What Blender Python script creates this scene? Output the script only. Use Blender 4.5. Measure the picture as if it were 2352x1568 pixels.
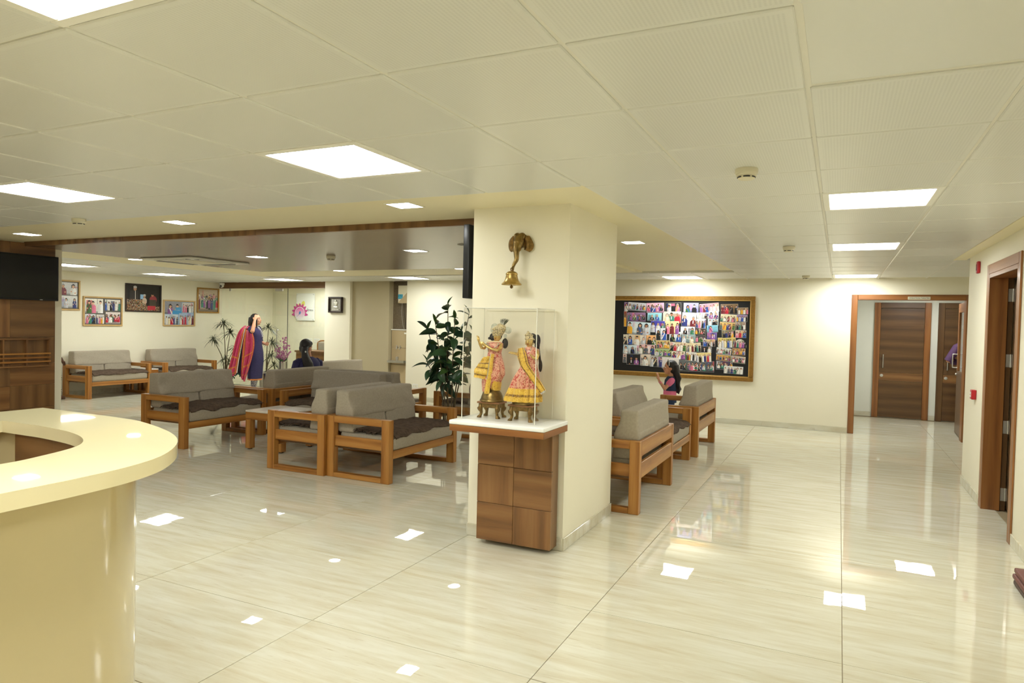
import bpy, math, random
import numpy as np
from mathutils import Vector, Matrix, noise
rnd = random.Random(7)
PI = math.pi
for _o in list(bpy.data.objects):
    bpy.data.objects.remove(_o)
S = bpy.context.scene
COL = S.collection

# ------------------------------------------------------------------ camera, world, exposure
cam_data = bpy.data.cameras.new('camera')
cam_data.sensor_width = 36.0
cam_data.lens = 1570.54 / 2352 * 36.0
cam_data.clip_start = 0.05
cam = bpy.data.objects.new('camera', cam_data)
COL.objects.link(cam)
cam.matrix_world = Matrix((
    (0.9017054675, -0.0318111098, 0.4311789688, 0.0),
    (0.4317465843, 0.0135440563, -0.9018932562, 0.0),
    (0.0228503131, 0.9994021272, 0.0259470876, 1.51),
    (0, 0, 0, 1)))
S.camera = cam
W = bpy.data.worlds.new('world'); S.world = W; W.use_nodes = True
W.node_tree.nodes['Background'].inputs[0].default_value = (1.0, 0.95, 0.85, 1)
W.node_tree.nodes['Background'].inputs[1].default_value = 0.3
S.view_settings.view_transform = 'Standard'
S.view_settings.look = 'None'
S.view_settings.gamma = 1.0
S.view_settings.use_curve_mapping = False
S.view_settings.exposure = 1.70
PANEL_STRENGTH = 9.5
DOWNLIGHT_STRENGTH = 14.0
LIGHT_COLOUR = (0.98, 1.0, 0.965)

# ------------------------------------------------------------------ materials
def lin(r, g, b):
    f = lambda c: (c / 12.92 if c <= 0.04045 else ((c + 0.055) / 1.055) ** 2.4)
    return (f(r / 255), f(g / 255), f(b / 255))

class NT:
    def __init__(s, name):
        s.m = bpy.data.materials.new(name); s.m.use_nodes = True
        s.t = s.m.node_tree; s.b = s.t.nodes['Principled BSDF']; s.out = s.t.nodes['Material Output']
    def n(s, kind, **kw):
        x = s.t.nodes.new(kind)
        for k, v in kw.items():
            if k.startswith('i_'):
                key = k[2:]
                key = int(key) if key.isdigit() else key.replace('_', ' ')
                x.inputs[key].default_value = v
            else: setattr(x, k, v)
        return x
    def l(s, a, ai, b, bi): s.t.links.new(a.outputs[ai], b.inputs[bi])

def plain(name, col, rough=0.5, metal=0.0, spec=0.5, var=0.0, vscale=6.0, bump=0.0, bscale=200.0, coat=0.0):
    t = NT(name); b = t.b
    b.inputs['Base Color'].default_value = (*col, 1)
    b.inputs['Roughness'].default_value = rough
    b.inputs['Metallic'].default_value = metal
    b.inputs['Specular IOR Level'].default_value = spec
    b.inputs['Coat Weight'].default_value = coat
    if var or bump:
        tc = t.n('ShaderNodeTexCoord')
        if var:
            nz = t.n('ShaderNodeTexNoise', i_Scale=vscale, i_Detail=4.0)
            t.l(tc, 'Object', nz, 'Vector')
            rp = t.n('ShaderNodeValToRGB')
            rp.color_ramp.elements[0].position = 0.3; rp.color_ramp.elements[1].position = 0.7
            rp.color_ramp.elements[0].color = tuple(c * (1 - var) for c in col) + (1,)
            rp.color_ramp.elements[1].color = tuple(min(1, c * (1 + var)) for c in col) + (1,)
            t.l(nz, 'Fac', rp, 'Fac'); t.l(rp, 'Color', b, 'Base Color')
        if bump:
            nb = t.n('ShaderNodeTexNoise', i_Scale=bscale, i_Detail=3.0)
            t.l(tc, 'Object', nb, 'Vector')
            bp = t.n('ShaderNodeBump', i_Strength=bump, i_Distance=0.01)
            t.l(nb, 'Fac', bp, 'Height'); t.l(bp, 'Normal', b, 'Normal')
    return t.m

def wood(name, c1, c2, c3, rough=0.38, su=2.0, sv=26.0, coat=0.15):
    """grain runs along U of the piece's own UV map (metres)"""
    t = NT(name); b = t.b
    uv = t.n('ShaderNodeUVMap'); uv.uv_map = 'UVMap'
    oi = t.n('ShaderNodeObjectInfo')
    ad = t.n('ShaderNodeVectorMath', operation='ADD'); t.l(uv, 'UV', ad, 0)
    sc = t.n('ShaderNodeVectorMath', operation='SCALE'); t.l(oi, 'Random', sc, 'Scale')
    sc.inputs[0].default_value = (31.7, 17.3, 5.1); t.l(sc, 'Vector', ad, 1)
    mp = t.n('ShaderNodeMapping'); mp.inputs['Scale'].default_value = (su, sv, 1); t.l(ad, 'Vector', mp, 'Vector')
    n1 = t.n('ShaderNodeTexNoise', i_Scale=1.0, i_Detail=6.0, i_Roughness=0.6, i_Distortion=0.6); t.l(mp, 'Vector', n1, 'Vector')
    mp2 = t.n('ShaderNodeMapping'); mp2.inputs['Scale'].default_value = (su * 0.45, sv * 0.35, 1); t.l(ad, 'Vector', mp2, 'Vector')
    wv = t.n('ShaderNodeTexWave', wave_type='BANDS', bands_direction='Y', i_Scale=0.3, i_Distortion=9.0, i_Detail=2.0)
    wv.inputs['Detail Scale'].default_value = 0.7; t.l(mp2, 'Vector', wv, 'Vector')
    mx = t.n('ShaderNodeMix', data_type='FLOAT'); mx.inputs[0].default_value = 0.3
    t.l(n1, 'Fac', mx, 2); t.l(wv, 'Fac', mx, 3)
    rp = t.n('ShaderNodeValToRGB')
    e = rp.color_ramp.elements
    e[0].position = 0.18; e[0].color = (*c3, 1); e[1].position = 0.78; e[1].color = (*c1, 1)
    m = e.new(0.46); m.color = (*c2, 1)
    t.l(mx, 0, rp, 'Fac'); t.l(rp, 'Color', b, 'Base Color')
    b.inputs['Roughness'].default_value = rough; b.inputs['Coat Weight'].default_value = coat
    b.inputs['Coat Roughness'].default_value = 0.15
    bp = t.n('ShaderNodeBump', i_Strength=0.08, i_Distance=0.002); t.l(n1, 'Fac', bp, 'Height'); t.l(bp, 'Normal', b, 'Normal')
    return t.m

def emis(name, col, strength):
    t = NT(name); t.t.nodes.remove(t.b)
    e = t.n('ShaderNodeEmission'); e.inputs[0].default_value = (*col, 1); e.inputs[1].default_value = strength
    t.l(e, 0, t.out, 'Surface'); return t.m

def thin_glass(name, tint=(0.97, 0.985, 0.975), refl=1.0):
    t = NT(name); t.t.nodes.remove(t.b)
    tr = t.n('ShaderNodeBsdfTransparent'); tr.inputs[0].default_value = (*tint, 1)
    gl = t.n('ShaderNodeBsdfGlossy'); gl.inputs['Roughness'].default_value = 0.0
    lw = t.n('ShaderNodeLayerWeight'); lw.inputs['Blend'].default_value = 0.5
    pw = t.n('ShaderNodeMath', operation='POWER'); pw.inputs[1].default_value = 5.0; t.l(lw, 'Facing', pw, 0)
    mu = t.n('ShaderNodeMath', operation='MULTIPLY_ADD'); mu.inputs[1].default_value = 0.9 * refl; mu.inputs[2].default_value = 0.04 * refl; t.l(pw, 0, mu, 0)
    mx = t.n('ShaderNodeMixShader'); t.l(mu, 0, mx, 0); t.l(tr, 0, mx, 1); t.l(gl, 0, mx, 2)
    t.l(mx, 0, t.out, 'Surface'); return t.m

def travertine(name, dark=1.0, gloss=0.012):
    t = NT(name); b = t.b
    ge = t.n('ShaderNodeNewGeometry'); oi = t.n('ShaderNodeObjectInfo')
    sc = t.n('ShaderNodeVectorMath', operation='SCALE'); sc.inputs[0].default_value = (3.1, 7.7, 1.3); t.l(oi, 'Random', sc, 'Scale')
    ad = t.n('ShaderNodeVectorMath', operation='ADD'); t.l(ge, 'Position', ad, 0); t.l(sc, 'Vector', ad, 1)
    mp = t.n('ShaderNodeMapping'); mp.inputs['Scale'].default_value = (2.2, 17.0, 8.0); t.l(ad, 'Vector', mp, 'Vector')
    n1 = t.n('ShaderNodeTexNoise', i_Scale=1.0, i_Detail=7.0, i_Roughness=0.62, i_Distortion=0.35); t.l(mp, 'Vector', n1, 'Vector')
    mp2 = t.n('ShaderNodeMapping'); mp2.inputs['Scale'].default_value = (6.0, 60.0, 20.0); t.l(ad, 'Vector', mp2, 'Vector')
    n2 = t.n('ShaderNodeTexNoise', i_Scale=1.0, i_Detail=4.0, i_Roughness=0.7); t.l(mp2, 'Vector', n2, 'Vector')
    rp = t.n('ShaderNodeValToRGB'); e = rp.color_ramp.elements
    c = lambda r, g, bb: tuple(x * dark for x in lin(r, g, bb)) + (1,)
    e[0].position = 0.30; e[0].color = c(203, 193, 165); e[1].position = 0.64; e[1].color = c(220, 217, 199)
    m = e.new(0.45); m.color = c(211, 205, 181)
    t.l(n1, 'Fac', rp, 'Fac')
    r2 = t.n('ShaderNodeValToRGB'); r2.color_ramp.elements[0].position = 0.27; r2.color_ramp.elements[1].position = 0.38
    r2.color_ramp.elements[0].color = (0.74, 0.66, 0.56, 1); r2.color_ramp.elements[1].color = (1, 1, 1, 1)
    t.l(n2, 'Fac', r2, 'Fac')
    mx = t.n('ShaderNodeMix', data_type='RGBA', blend_type='MULTIPLY'); mx.inputs[0].default_value = 0.75
    t.l(rp, 'Color', mx, 6); t.l(r2, 'Color', mx, 7); t.l(mx, 2, b, 'Base Color')
    b.inputs['Roughness'].default_value = gloss; b.inputs['IOR'].default_value = 1.52
    nb = t.n('ShaderNodeTexNoise', i_Scale=9.0, i_Detail=1.0); t.l(ad, 'Vector', nb, 'Vector')
    bp = t.n('ShaderNodeBump', i_Strength=0.006, i_Distance=0.02); t.l(nb, 'Fac', bp, 'Height'); t.l(bp, 'Normal', b, 'Normal')
    return t.m

def perforated(name, col):
    t = NT(name); b = t.b
    tc = t.n('ShaderNodeTexCoord'); sx = t.n('ShaderNodeSeparateXYZ'); t.l(tc, 'Object', sx, 0)
    def wave(out, per):
        m = t.n('ShaderNodeMath', operation='MULTIPLY'); m.inputs[1].default_value = 2 * PI / per; t.l(sx, out, m, 0)
        s = t.n('ShaderNodeMath', operation='SINE'); t.l(m, 0, s, 0); return s
    wx, wy = wave('X', 0.0115), wave('Y', 0.0115)
    mu = t.n('ShaderNodeMath', operation='MULTIPLY_ADD'); t.l(wx, 0, mu, 0); mu.inputs[1].default_value = 0.5; mu.inputs[2].default_value = 0.5
    m2 = t.n('ShaderNodeMath', operation='MULTIPLY_ADD'); t.l(wy, 0, m2, 0); m2.inputs[1].default_value = 0.16; m2.inputs[2].default_value = 0.6
    m3 = t.n('ShaderNodeMath', operation='MULTIPLY'); t.l(mu, 0, m3, 0); t.l(m2, 0, m3, 1)
    def inside(out, lim):
        a = t.n('ShaderNodeMath', operation='ABSOLUTE'); t.l(sx, out, a, 0)
        c = t.n('ShaderNodeMath', operation='LESS_THAN'); c.inputs[1].default_value = lim; t.l(a, 0, c, 0); return c
    ia, ib = inside('X', 0.272), inside('Y', 0.280)
    m4 = t.n('ShaderNodeMath', operation='MULTIPLY'); t.l(ia, 0, m4, 0); t.l(ib, 0, m4, 1)
    m5 = t.n('ShaderNodeMath', operation='MULTIPLY'); t.l(m3, 0, m5, 0); t.l(m4, 0, m5, 1)
    mx = t.n('ShaderNodeMix', data_type='RGBA'); mx.inputs[6].default_value = (*col, 1); mx.inputs[7].default_value = tuple(c * 0.87 for c in col) + (1,)
    t.l(m5, 0, mx, 0); t.l(mx, 2, b, 'Base Color'); b.inputs['Roughness'].default_value = 0.33
    return t.m

def brocade(name, base, blot, thr=0.52, scale=70.0, sheen=0.3):
    t = NT(name); b = t.b
    tc = t.n('ShaderNodeTexCoord')
    nz = t.n('ShaderNodeTexNoise', i_Scale=scale, i_Detail=2.0, i_Distortion=1.2); t.l(tc, 'Object', nz, 'Vector')
    rp = t.n('ShaderNodeValToRGB'); rp.color_ramp.elements[0].position = thr - 0.03; rp.color_ramp.elements[1].position = thr + 0.03
    rp.color_ramp.elements[0].color = (*base, 1); rp.color_ramp.elements[1].color = (*blot, 1)
    t.l(nz, 'Fac', rp, 'Fac'); t.l(rp, 'Color', b, 'Base Color')
    b.inputs['Roughness'].default_value = 0.33; b.inputs['Sheen Weight'].default_value = sheen
    bp = t.n('ShaderNodeBump', i_Strength=0.25, i_Distance=0.004); t.l(nz, 'Fac', bp, 'Height'); t.l(bp, 'Normal', b, 'Normal')
    return t.m

def attr_mat(name, rough=0.35):
    t = NT(name); a = t.n('ShaderNodeAttribute', attribute_name='Col'); t.l(a, 'Color', t.b, 'Base Color')
    t.b.inputs['Roughness'].default_value = rough; return t.m

WALL = plain('wall_paint', lin(241, 235, 212), rough=0.55, bump=0.03, bscale=350, var=0.012, vscale=1.5)
WALL_COOL = plain('lobby_paint', lin(226, 226, 214), rough=0.55, var=0.01)
TAUPE = plain('taupe_wall_tone', lin(186, 174, 142), rough=0.6, var=0.02, vscale=2)  # wall piece in an even tone darker than its neighbours
SOFFIT = plain('soffit_paint', lin(238, 229, 194), rough=0.5, var=0.012, vscale=1.0)
TILE_C = lin(223, 223, 215)
CTILE = perforated('ceiling_tile_metal', TILE_C)
CPLAIN = plain('ceiling_plain_metal', TILE_C, rough=0.3)
CGRID = plain('ceiling_grid_metal', lin(228, 225, 212), rough=0.4)
FLOOR = travertine('travertine')
SKIRT = travertine('travertine_skirting', dark=0.97, gloss=0.12)
GROUT = plain('grout', lin(150, 134, 104), rough=0.7, var=0.05, vscale=30)
TEAK = wood('teak', lin(186, 134, 66), lin(165, 108, 45), lin(124, 76, 28))
TEAK_MID = wood('teak_veneer', lin(150, 108, 64), lin(130, 89, 49), lin(96, 63, 34), su=1.6, sv=20)
TEAK_DARK = wood('teak_dark', lin(136, 100, 60), lin(118, 83, 47), lin(88, 60, 33), su=1.6, sv=20)
DOORWOOD = wood('door_veneer', lin(110, 79, 46), lin(94, 65, 36), lin(70, 47, 26), su=1.2, sv=18)
FRAMEWOOD = wood('door_frame_wood', lin(158, 104, 54), lin(140, 88, 42), lin(110, 66, 30))
CEILWOOD = wood('ceiling_laminate', lin(128, 102, 74), lin(110, 85, 60), lin(84, 61, 42), rough=0.27, su=0.5, sv=12, coat=0.1)
FABRIC = plain('taupe_fabric', lin(168, 158, 140), rough=0.9, spec=0.15, var=0.07, vscale=55, bump=0.25, bscale=420)
FUR = plain('brown_fur', lin(92, 77, 64), rough=0.95, spec=0.1, var=0.3, vscale=26, bump=0.9, bscale=120)
MARBLE = plain('marble_top', lin(226, 218, 202), rough=0.2, var=0.1, vscale=9)
CREAMSS = plain('cream_solid_surface', lin(242, 230, 186), rough=0.02, spec=0.35, coat=0.0)
CREAMLAM = plain('cream_laminate', lin(208, 192, 148), rough=0.12, coat=0.2)
WHITESS = plain('white_solid_surface', lin(244, 244, 238), rough=0.18)
WHITEPL = plain('white_plastic', lin(238, 236, 226), rough=0.4)
IVORYPL = plain('ivory_plastic', lin(226, 219, 192), rough=0.45)
BLACKPL = plain('black_plastic', lin(22, 22, 24), rough=0.35)
SCREEN = plain('screen_glass', lin(14, 15, 16), rough=0.12, spec=0.5)
BLACK = plain('black', lin(16, 16, 17), rough=0.7)
STEEL = plain('brushed_steel', lin(196, 194, 188), rough=0.28, metal=1.0, bump=0.02)
SATIN = plain('satin_steel', lin(205, 203, 196), rough=0.4, metal=0.8)
BRASS = plain('aged_brass', lin(128, 106, 64), rough=0.36, metal=1.0, var=0.35, vscale=38, bump=0.12, bscale=160)
BRASS_L = plain('polished_brass', lin(180, 152, 92), rough=0.33, metal=1.0, var=0.18, vscale=30)
GILT = plain('statue_gilt', lin(216, 186, 118), rough=0.38, metal=0.9, var=0.15, vscale=40)
BRASS_D = plain('dark_brass', lin(128, 100, 56), rough=0.45, metal=0.9, var=0.4, vscale=60, bump=0.3, bscale=140)
RED = plain('red_plastic', lin(178, 26, 34), rough=0.35)
GOLD = plain('gold_frame', lin(158, 118, 56), rough=0.38, metal=0.55, var=0.18, vscale=40)
GOLD_L = plain('gold_lip', lin(226, 188, 112), rough=0.3, metal=0.6)
PALEWOOD = plain('pale_wood_frame', lin(204, 170, 112), rough=0.5, var=0.08, vscale=20)
DARKFRAME = plain('dark_frame', lin(44, 28, 22), rough=0.35)
GRANITE = plain('brown_granite', lin(112, 98, 78), rough=0.3, var=0.25, vscale=60)
BEIGELAM = plain('beige_panel', lin(186, 166, 128), rough=0.35)
SKIN = plain('skin', lin(206, 150, 116), rough=0.5, var=0.04, vscale=30)
HAIR = plain('dark_hair', lin(26, 20, 19), rough=0.42, var=0.3, vscale=60, bump=0.5, bscale=150)
LIP = plain('lips', lin(165, 80, 74), rough=0.4)
EYEW = plain('eye', lin(40, 28, 24), rough=0.2)
NAVY = plain('navy_cloth', lin(44, 40, 82), rough=0.8, var=0.12, vscale=40)
DENIM = plain('denim', lin(40, 58, 88), rough=0.85, var=0.18, vscale=70)
PINK = plain('pink_cotton', lin(232, 120, 160), rough=0.8, var=0.05)
PURPLE = plain('purple_shirt', lin(88, 58, 96), rough=0.7, var=0.12, vscale=30)
GREYTR = plain('grey_trouser', lin(176, 176, 174), rough=0.8, var=0.06)
SHOE = plain('brown_shoe', lin(70, 58, 44), rough=0.5)
LEAF = plain('leaf_green', lin(62, 94, 58), rough=0.3, var=0.3, vscale=6)
LEAF2 = plain('leaf_dark', lin(46, 76, 52), rough=0.3, var=0.3, vscale=6)
LEAF3 = plain('leaf_light', lin(66, 96, 44), rough=0.35, var=0.25, vscale=6)
SPIKE = plain('dracaena_leaf', lin(70, 74, 48), rough=0.5, var=0.3, vscale=10)
STEM = plain('plant_stem', lin(92, 78, 50), rough=0.7, var=0.2, vscale=40)
ORCHID = plain('orchid_petal', lin(172, 96, 142), rough=0.6, var=0.25, vscale=50)
SOIL = plain('soil', lin(58, 44, 34), rough=0.95, var=0.3, vscale=60)
GLASS = thin_glass('clear_glass', (0.955, 0.975, 0.955))
ACRYLIC = thin_glass('acrylic', (0.985, 0.985, 0.975), 0.8)
ACR_EDGE = plain('acrylic_edge', lin(236, 234, 218), rough=0.15)
PRINT = attr_mat('photo_print', 0.3)
PANEL = emis('led_panel', LIGHT_COLOUR, PANEL_STRENGTH)
DOWN = emis('led_downlight', LIGHT_COLOUR, DOWNLIGHT_STRENGTH)
SILK_RED = brocade('red_brocade', lin(228, 172, 142), lin(184, 40, 40), 0.54, 100)
SILK_YEL = brocade('yellow_brocade', lin(236, 196, 76), lin(208, 152, 44), 0.56, 110)
SILK_BAND = brocade('brocade_band', lin(196, 150, 40), lin(110, 70, 30), 0.5, 150)
BEAD = brocade('bead_crown', lin(222, 202, 150), lin(120, 104, 84), 0.52, 160)
PEARL = plain('pearl_disc', lin(196, 196, 178), rough=0.25, var=0.2, vscale=60)
SHAWL = brocade('magenta_shawl', lin(176, 32, 78), lin(196, 60, 104), 0.6, 60)
SHAWL_O = brocade('orange_band', lin(196, 108, 40), lin(212, 140, 50), 0.55, 60)
POM = plain('green_pompom', lin(20, 62, 44), rough=0.9)
PRINTLEG = brocade('printed_legging', lin(38, 36, 62), lin(206, 200, 196), 0.56, 95)
MAROON = plain('maroon_board', lin(112, 66, 56), rough=0.55, var=0.12, vscale=30)
GREYBRN = plain('grey_brown_board', lin(92, 74, 64), rough=0.6, var=0.2, vscale=40)

# ------------------------------------------------------------------ mesh builder
class MB:
    def __init__(s): s.v = []; s.f = []; s.uv = []; s.mi = []
    def add(s, vs, fs, uvs=None, mi=0):
        o = len(s.v); s.v += [tuple(p) for p in vs]
        for i, f in enumerate(fs):
            s.f.append([o + k for k in f])
            s.uv.append(uvs[i] if uvs else [(vs[k][0] + 0.37 * vs[k][1], vs[k][2] + 0.71 * vs[k][1]) for k in f])
            s.mi.append(mi)
        return s
    def box(s, x0, x1, y0, y1, z0, z1, bev=0.0, mi=0, grain=None, M=None):
        lo = (x0, y0, z0); hi = (x1, y1, z1); d = [x1 - x0, y1 - y0, z1 - z0]
        L = grain if grain is not None else d.index(max(d))
        ox, oy = rnd.random() * 5, rnd.random() * 5
        b = min(bev, 0.49 * min(d))
        vs, key = [], {}
        def V(c, ax):
            k = (c, ax)
            if k not in key:
                p = [hi[i] if c[i] else lo[i] for i in range(3)]
                if b > 0:
                    for i in range(3):
                        if i != ax: p[i] += -b if c[i] else b
                key[k] = len(vs); vs.append(tuple(p))
            return key[k]
        fs = []
        C = [(i, j, k) for i in (0, 1) for j in (0, 1) for k in (0, 1)]
        for ax in range(3):
            a1, a2 = (ax + 1) % 3, (ax + 2) % 3
            for sd in (0, 1):
                q = []
                for (u, w) in ((0, 0), (1, 0), (1, 1), (0, 1)):
                    c = [0, 0, 0]; c[ax] = sd; c[a1] = u; c[a2] = w; q.append(tuple(c))
                if not sd: q.reverse()
                fs.append([V(c, ax if b > 0 else 9) if b > 0 else V(c, 9) for c in q])
        if b > 0:
            for ax in range(3):
                a1, a2 = (ax + 1) % 3, (ax + 2) % 3
                for u in (0, 1):
                    for w in (0, 1):
                        c0 = [0, 0, 0]; c0[a1] = u; c0[a2] = w; c1 = list(c0); c1[ax] = 1
                        c0, c1 = tuple(c0), tuple(c1)
                        q = [V(c0, a1), V(c1, a1), V(c1, a2), V(c0, a2)]
                        if (u + w) % 2 == 0: q.reverse()
                        fs.append(q)
            for c in C:
                t = [V(c, 0), V(c, 1), V(c, 2)]
                if sum(c) % 2 == 0: t.reverse()
                fs.append(t)
        uvs = []
        for f in fs:
            P = [vs[k] for k in f]
            n = (Vector(P[1]) - Vector(P[0])).cross(Vector(P[2]) - Vector(P[0]))
            ax = max(range(3), key=lambda i: abs(n[i]))
            o = [i for i in range(3) if i != ax]
            if L in o: u = L; w = o[0] if o[1] == L else o[1]
            else: u, w = o
            uvs.append([(p[u] + ox, p[w] + oy) for p in P])
        if M is not None: vs = [tuple(M @ Vector(p)) for p in vs]
        return s.add(vs, fs, uvs, mi)
    def tube(s, pts, rad, seg=8, cap=True, mi=0, flat=1.0):
        pts = [Vector(p) for p in pts]; n = len(pts)
        if not hasattr(rad, '__len__'): rad = [rad] * n
        T = [(pts[min(i + 1, n - 1)] - pts[max(i - 1, 0)]).normalized() for i in range(n)]
        a = Vector((0, 0, 1)) if abs(T[0].z) < 0.9 else Vector((1, 0, 0))
        nrm = (a - T[0] * a.dot(T[0])).normalized(); vs = []
        for i in range(n):
            nrm = (nrm - T[i] * nrm.dot(T[i])).normalized(); bi = T[i].cross(nrm)
            for k in range(seg):
                th = 2 * PI * k / seg
                vs.append(pts[i] + nrm * (rad[i] * math.cos(th) * flat) + bi * (rad[i] * math.sin(th)))
        fs = []
        for i in range(n - 1):
            for k in range(seg):
                k2 = (k + 1) % seg
                fs.append([i * seg + k, i * seg + k2, (i + 1) * seg + k2, (i + 1) * seg + k])
        if cap:
            fs.append(list(range(seg - 1, -1, -1))); fs.append([(n - 1) * seg + k for k in range(seg)])
        return s.add(vs, fs, None, mi)
    def limb(s, pts, rad, seg=10, mi=0):
        """tapered tube with rounded ends"""
        pts = [Vector(p) for p in pts]; rad = list(rad)
        d0 = (pts[0] - pts[1]).normalized(); d1 = (pts[-1] - pts[-2]).normalized()
        r0, r1 = rad[0], rad[-1]
        P = [pts[0] + d0 * r0 * 0.97, pts[0] + d0 * r0 * 0.75] + pts + [pts[-1] + d1 * r1 * 0.75, pts[-1] + d1 * r1 * 0.97]
        R = [r0 * 0.2, r0 * 0.66] + rad + [r1 * 0.66, r1 * 0.2]
        return s.tube(P, R, seg, True, mi)
    def loft(s, rings, seg=24, mi=0, cap=True, M=None):
        """rings: (cx, cy, cz, rx, ry[, amp, nfold, phase])"""
        vs = []
        for r in rings:
            cx, cy, cz, rx, ry = r[:5]; am, nf, ph = (list(r[5:]) + [0, 1, 0])[:3] if len(r) > 5 else (0, 1, 0)
            for k in range(seg):
                th = 2 * PI * k / seg; q = 1 + am * math.cos(nf * th + ph)
                vs.append((cx + rx * q * math.cos(th), cy + ry * q * math.sin(th), cz))
        n = len(rings); fs = []
        up = rings[-1][2] > rings[0][2]
        for i in range(n - 1):
            for k in range(seg):
                k2 = (k + 1) % seg; q = [i * seg + k, i * seg + k2, (i + 1) * seg + k2, (i + 1) * seg + k]
                fs.append(q if up else q[::-1])
        if cap:
            a = list(range(seg - 1, -1, -1)); b = [(n - 1) * seg + k for k in range(seg)]
            fs.append(a if up else a[::-1]); fs.append(b if up else b[::-1])
        if M is not None: vs = [tuple(M @ Vector(p)) for p in vs]
        return s.add(vs, fs, None, mi)
    def lathe(s, prof, c=(0, 0, 0), seg=24, mi=0, M=None):
        return s.loft([(c[0], c[1], c[2] + z, max(r, 1e-4), max(r, 1e-4)) for r, z in prof], seg, mi, True, M)
    def ball(s, c, r, seg=12, rings=8, mi=0, M=None):
        if not hasattr(r, '__len__'): r = (r, r, r)
        R = []
        for i in range(rings + 1):
            a = -PI / 2 + PI * i / rings
            R.append((c[0], c[1], c[2] + r[2] * math.sin(a), max(1e-4, r[0] * math.cos(a)), max(1e-4, r[1] * math.cos(a))))
        return s.loft(R, seg, mi, True, M)
    def prism(s, poly, h0, h1, axis=2, mi=0, M=None):
        """extrude polygon (2D) along axis from h0 to h1"""
        def P(a, b, h):
            return {2: (a, b, h), 1: (a, h, b), 0: (h, a, b)}[axis]
        n = len(poly); vs = [P(a, b, h0) for a, b in poly] + [P(a, b, h1) for a, b in poly]
        fs = [list(range(n))[::-1], [n + k for k in range(n)]]
        for k in range(n): fs.append([k, (k + 1) % n, n + (k + 1) % n, n + k])
        area = sum(poly[k][0] * poly[(k + 1) % n][1] - poly[(k + 1) % n][0] * poly[k][1] for k in range(n))
        flip = (area < 0) != (axis == 1)
        if h1 < h0: flip = not flip
        if flip: fs = [f[::-1] for f in fs]
        if M is not None: vs = [tuple(M @ Vector(p)) for p in vs]
        return s.add(vs, fs, None, mi)
    def grid(s, fn, nu, nv, mi=0, thick=0.0):
        vs = [Vector(fn(i / nu, j / nv)) for j in range(nv + 1) for i in range(nu + 1)]
        I = lambda i, j: j * (nu + 1) + i
        fs = [[I(i, j), I(i + 1, j), I(i + 1, j + 1), I(i, j + 1)] for j in range(nv) for i in range(nu)]
        if thick:
            N = [Vector((0, 0, 0)) for _ in vs]
            for f in fs:
                nn = (vs[f[1]] - vs[f[0]]).cross(vs[f[3]] - vs[f[0]])
                for k in f: N[k] += nn
            n0 = len(vs); vs += [p - N[i].normalized() * thick for i, p in enumerate(vs[:n0])]
            fs += [[n0 + k for k in f[::-1]] for f in fs]
            bd = [I(i, 0) for i in range(nu + 1)] + [I(nu, j) for j in range(1, nv + 1)] + [I(i, nv) for i in range(nu - 1, -1, -1)] + [I(0, j) for j in range(nv - 1, 0, -1)]
            for k in range(len(bd)):
                a, b = bd[k], bd[(k + 1) % len(bd)]; fs.append([b, a, n0 + a, n0 + b])
        return s.add(vs, fs, None, mi)
    def rbox(s, c, h, r, n=(6, 10, 4), fn=None, mi=0):
        """rounded box: centre c, half sizes h, radius r, fn(p_local)->p_local"""
        ax = []
        for i in range(3):
            inn = [-(h[i] - r) + 2 * (h[i] - r) * k / n[i] for k in range(n[i] + 1)]
            ax.append([-h[i], -h[i] + 0.35 * r] + inn + [h[i] - 0.35 * r, h[i]])
        idx, vs, fs = {}, [], []
        def V(i, j, k):
            if (i, j, k) not in idx:
                p = Vector((ax[0][i], ax[1][j], ax[2][k]))
                q = Vector([max(-(h[a] - r), min(h[a] - r, p[a])) for a in range(3)]); d = p - q
                if d.length > 1e-9: p = q + d.normalized() * r
                idx[(i, j, k)] = len(vs); vs.append(p)
            return idx[(i, j, k)]
        m = [len(a) - 1 for a in ax]
        for a in range(3):
            b, c2 = (a + 1) % 3, (a + 2) % 3
            for sd in (0, m[a]):
                for u in range(m[b]):
                    for w in range(m[c2]):
                        q = []
                        for du, dw in ((0, 0), (1, 0), (1, 1), (0, 1)):
                            t = [0, 0, 0]; t[a] = sd; t[b] = u + du; t[c2] = w + dw; q.append(V(*t))
                        fs.append(q if sd else q[::-1])
        if fn: vs = [Vector(fn(p)) for p in vs]
        return s.add([p + Vector(c) for p in vs], fs, None, mi)
    def mesh(s, name, mats, smooth=True, angle=38):
        me = bpy.data.meshes.new(name); me.from_pydata(s.v, [], s.f)
        uvl = me.uv_layers.new(name='UVMap')
        flat = [c for f in s.uv for p in f for c in p]
        uvl.data.foreach_set('uv', flat)
        for m in (mats if isinstance(mats, (list, tuple)) else [mats]): me.materials.append(m)
        me.polygons.foreach_set('material_index', s.mi)
        if smooth:
            me.polygons.foreach_set('use_smooth', [True] * len(s.f)); me.set_sharp_from_angle(angle=math.radians(angle))
        me.update(); return me
    def build(s, name, mats, parent=None, loc=None, rotz=0.0, smooth=True, angle=38):
        return link(name, s.mesh(name, mats, smooth, angle), parent, loc, rotz)

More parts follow.
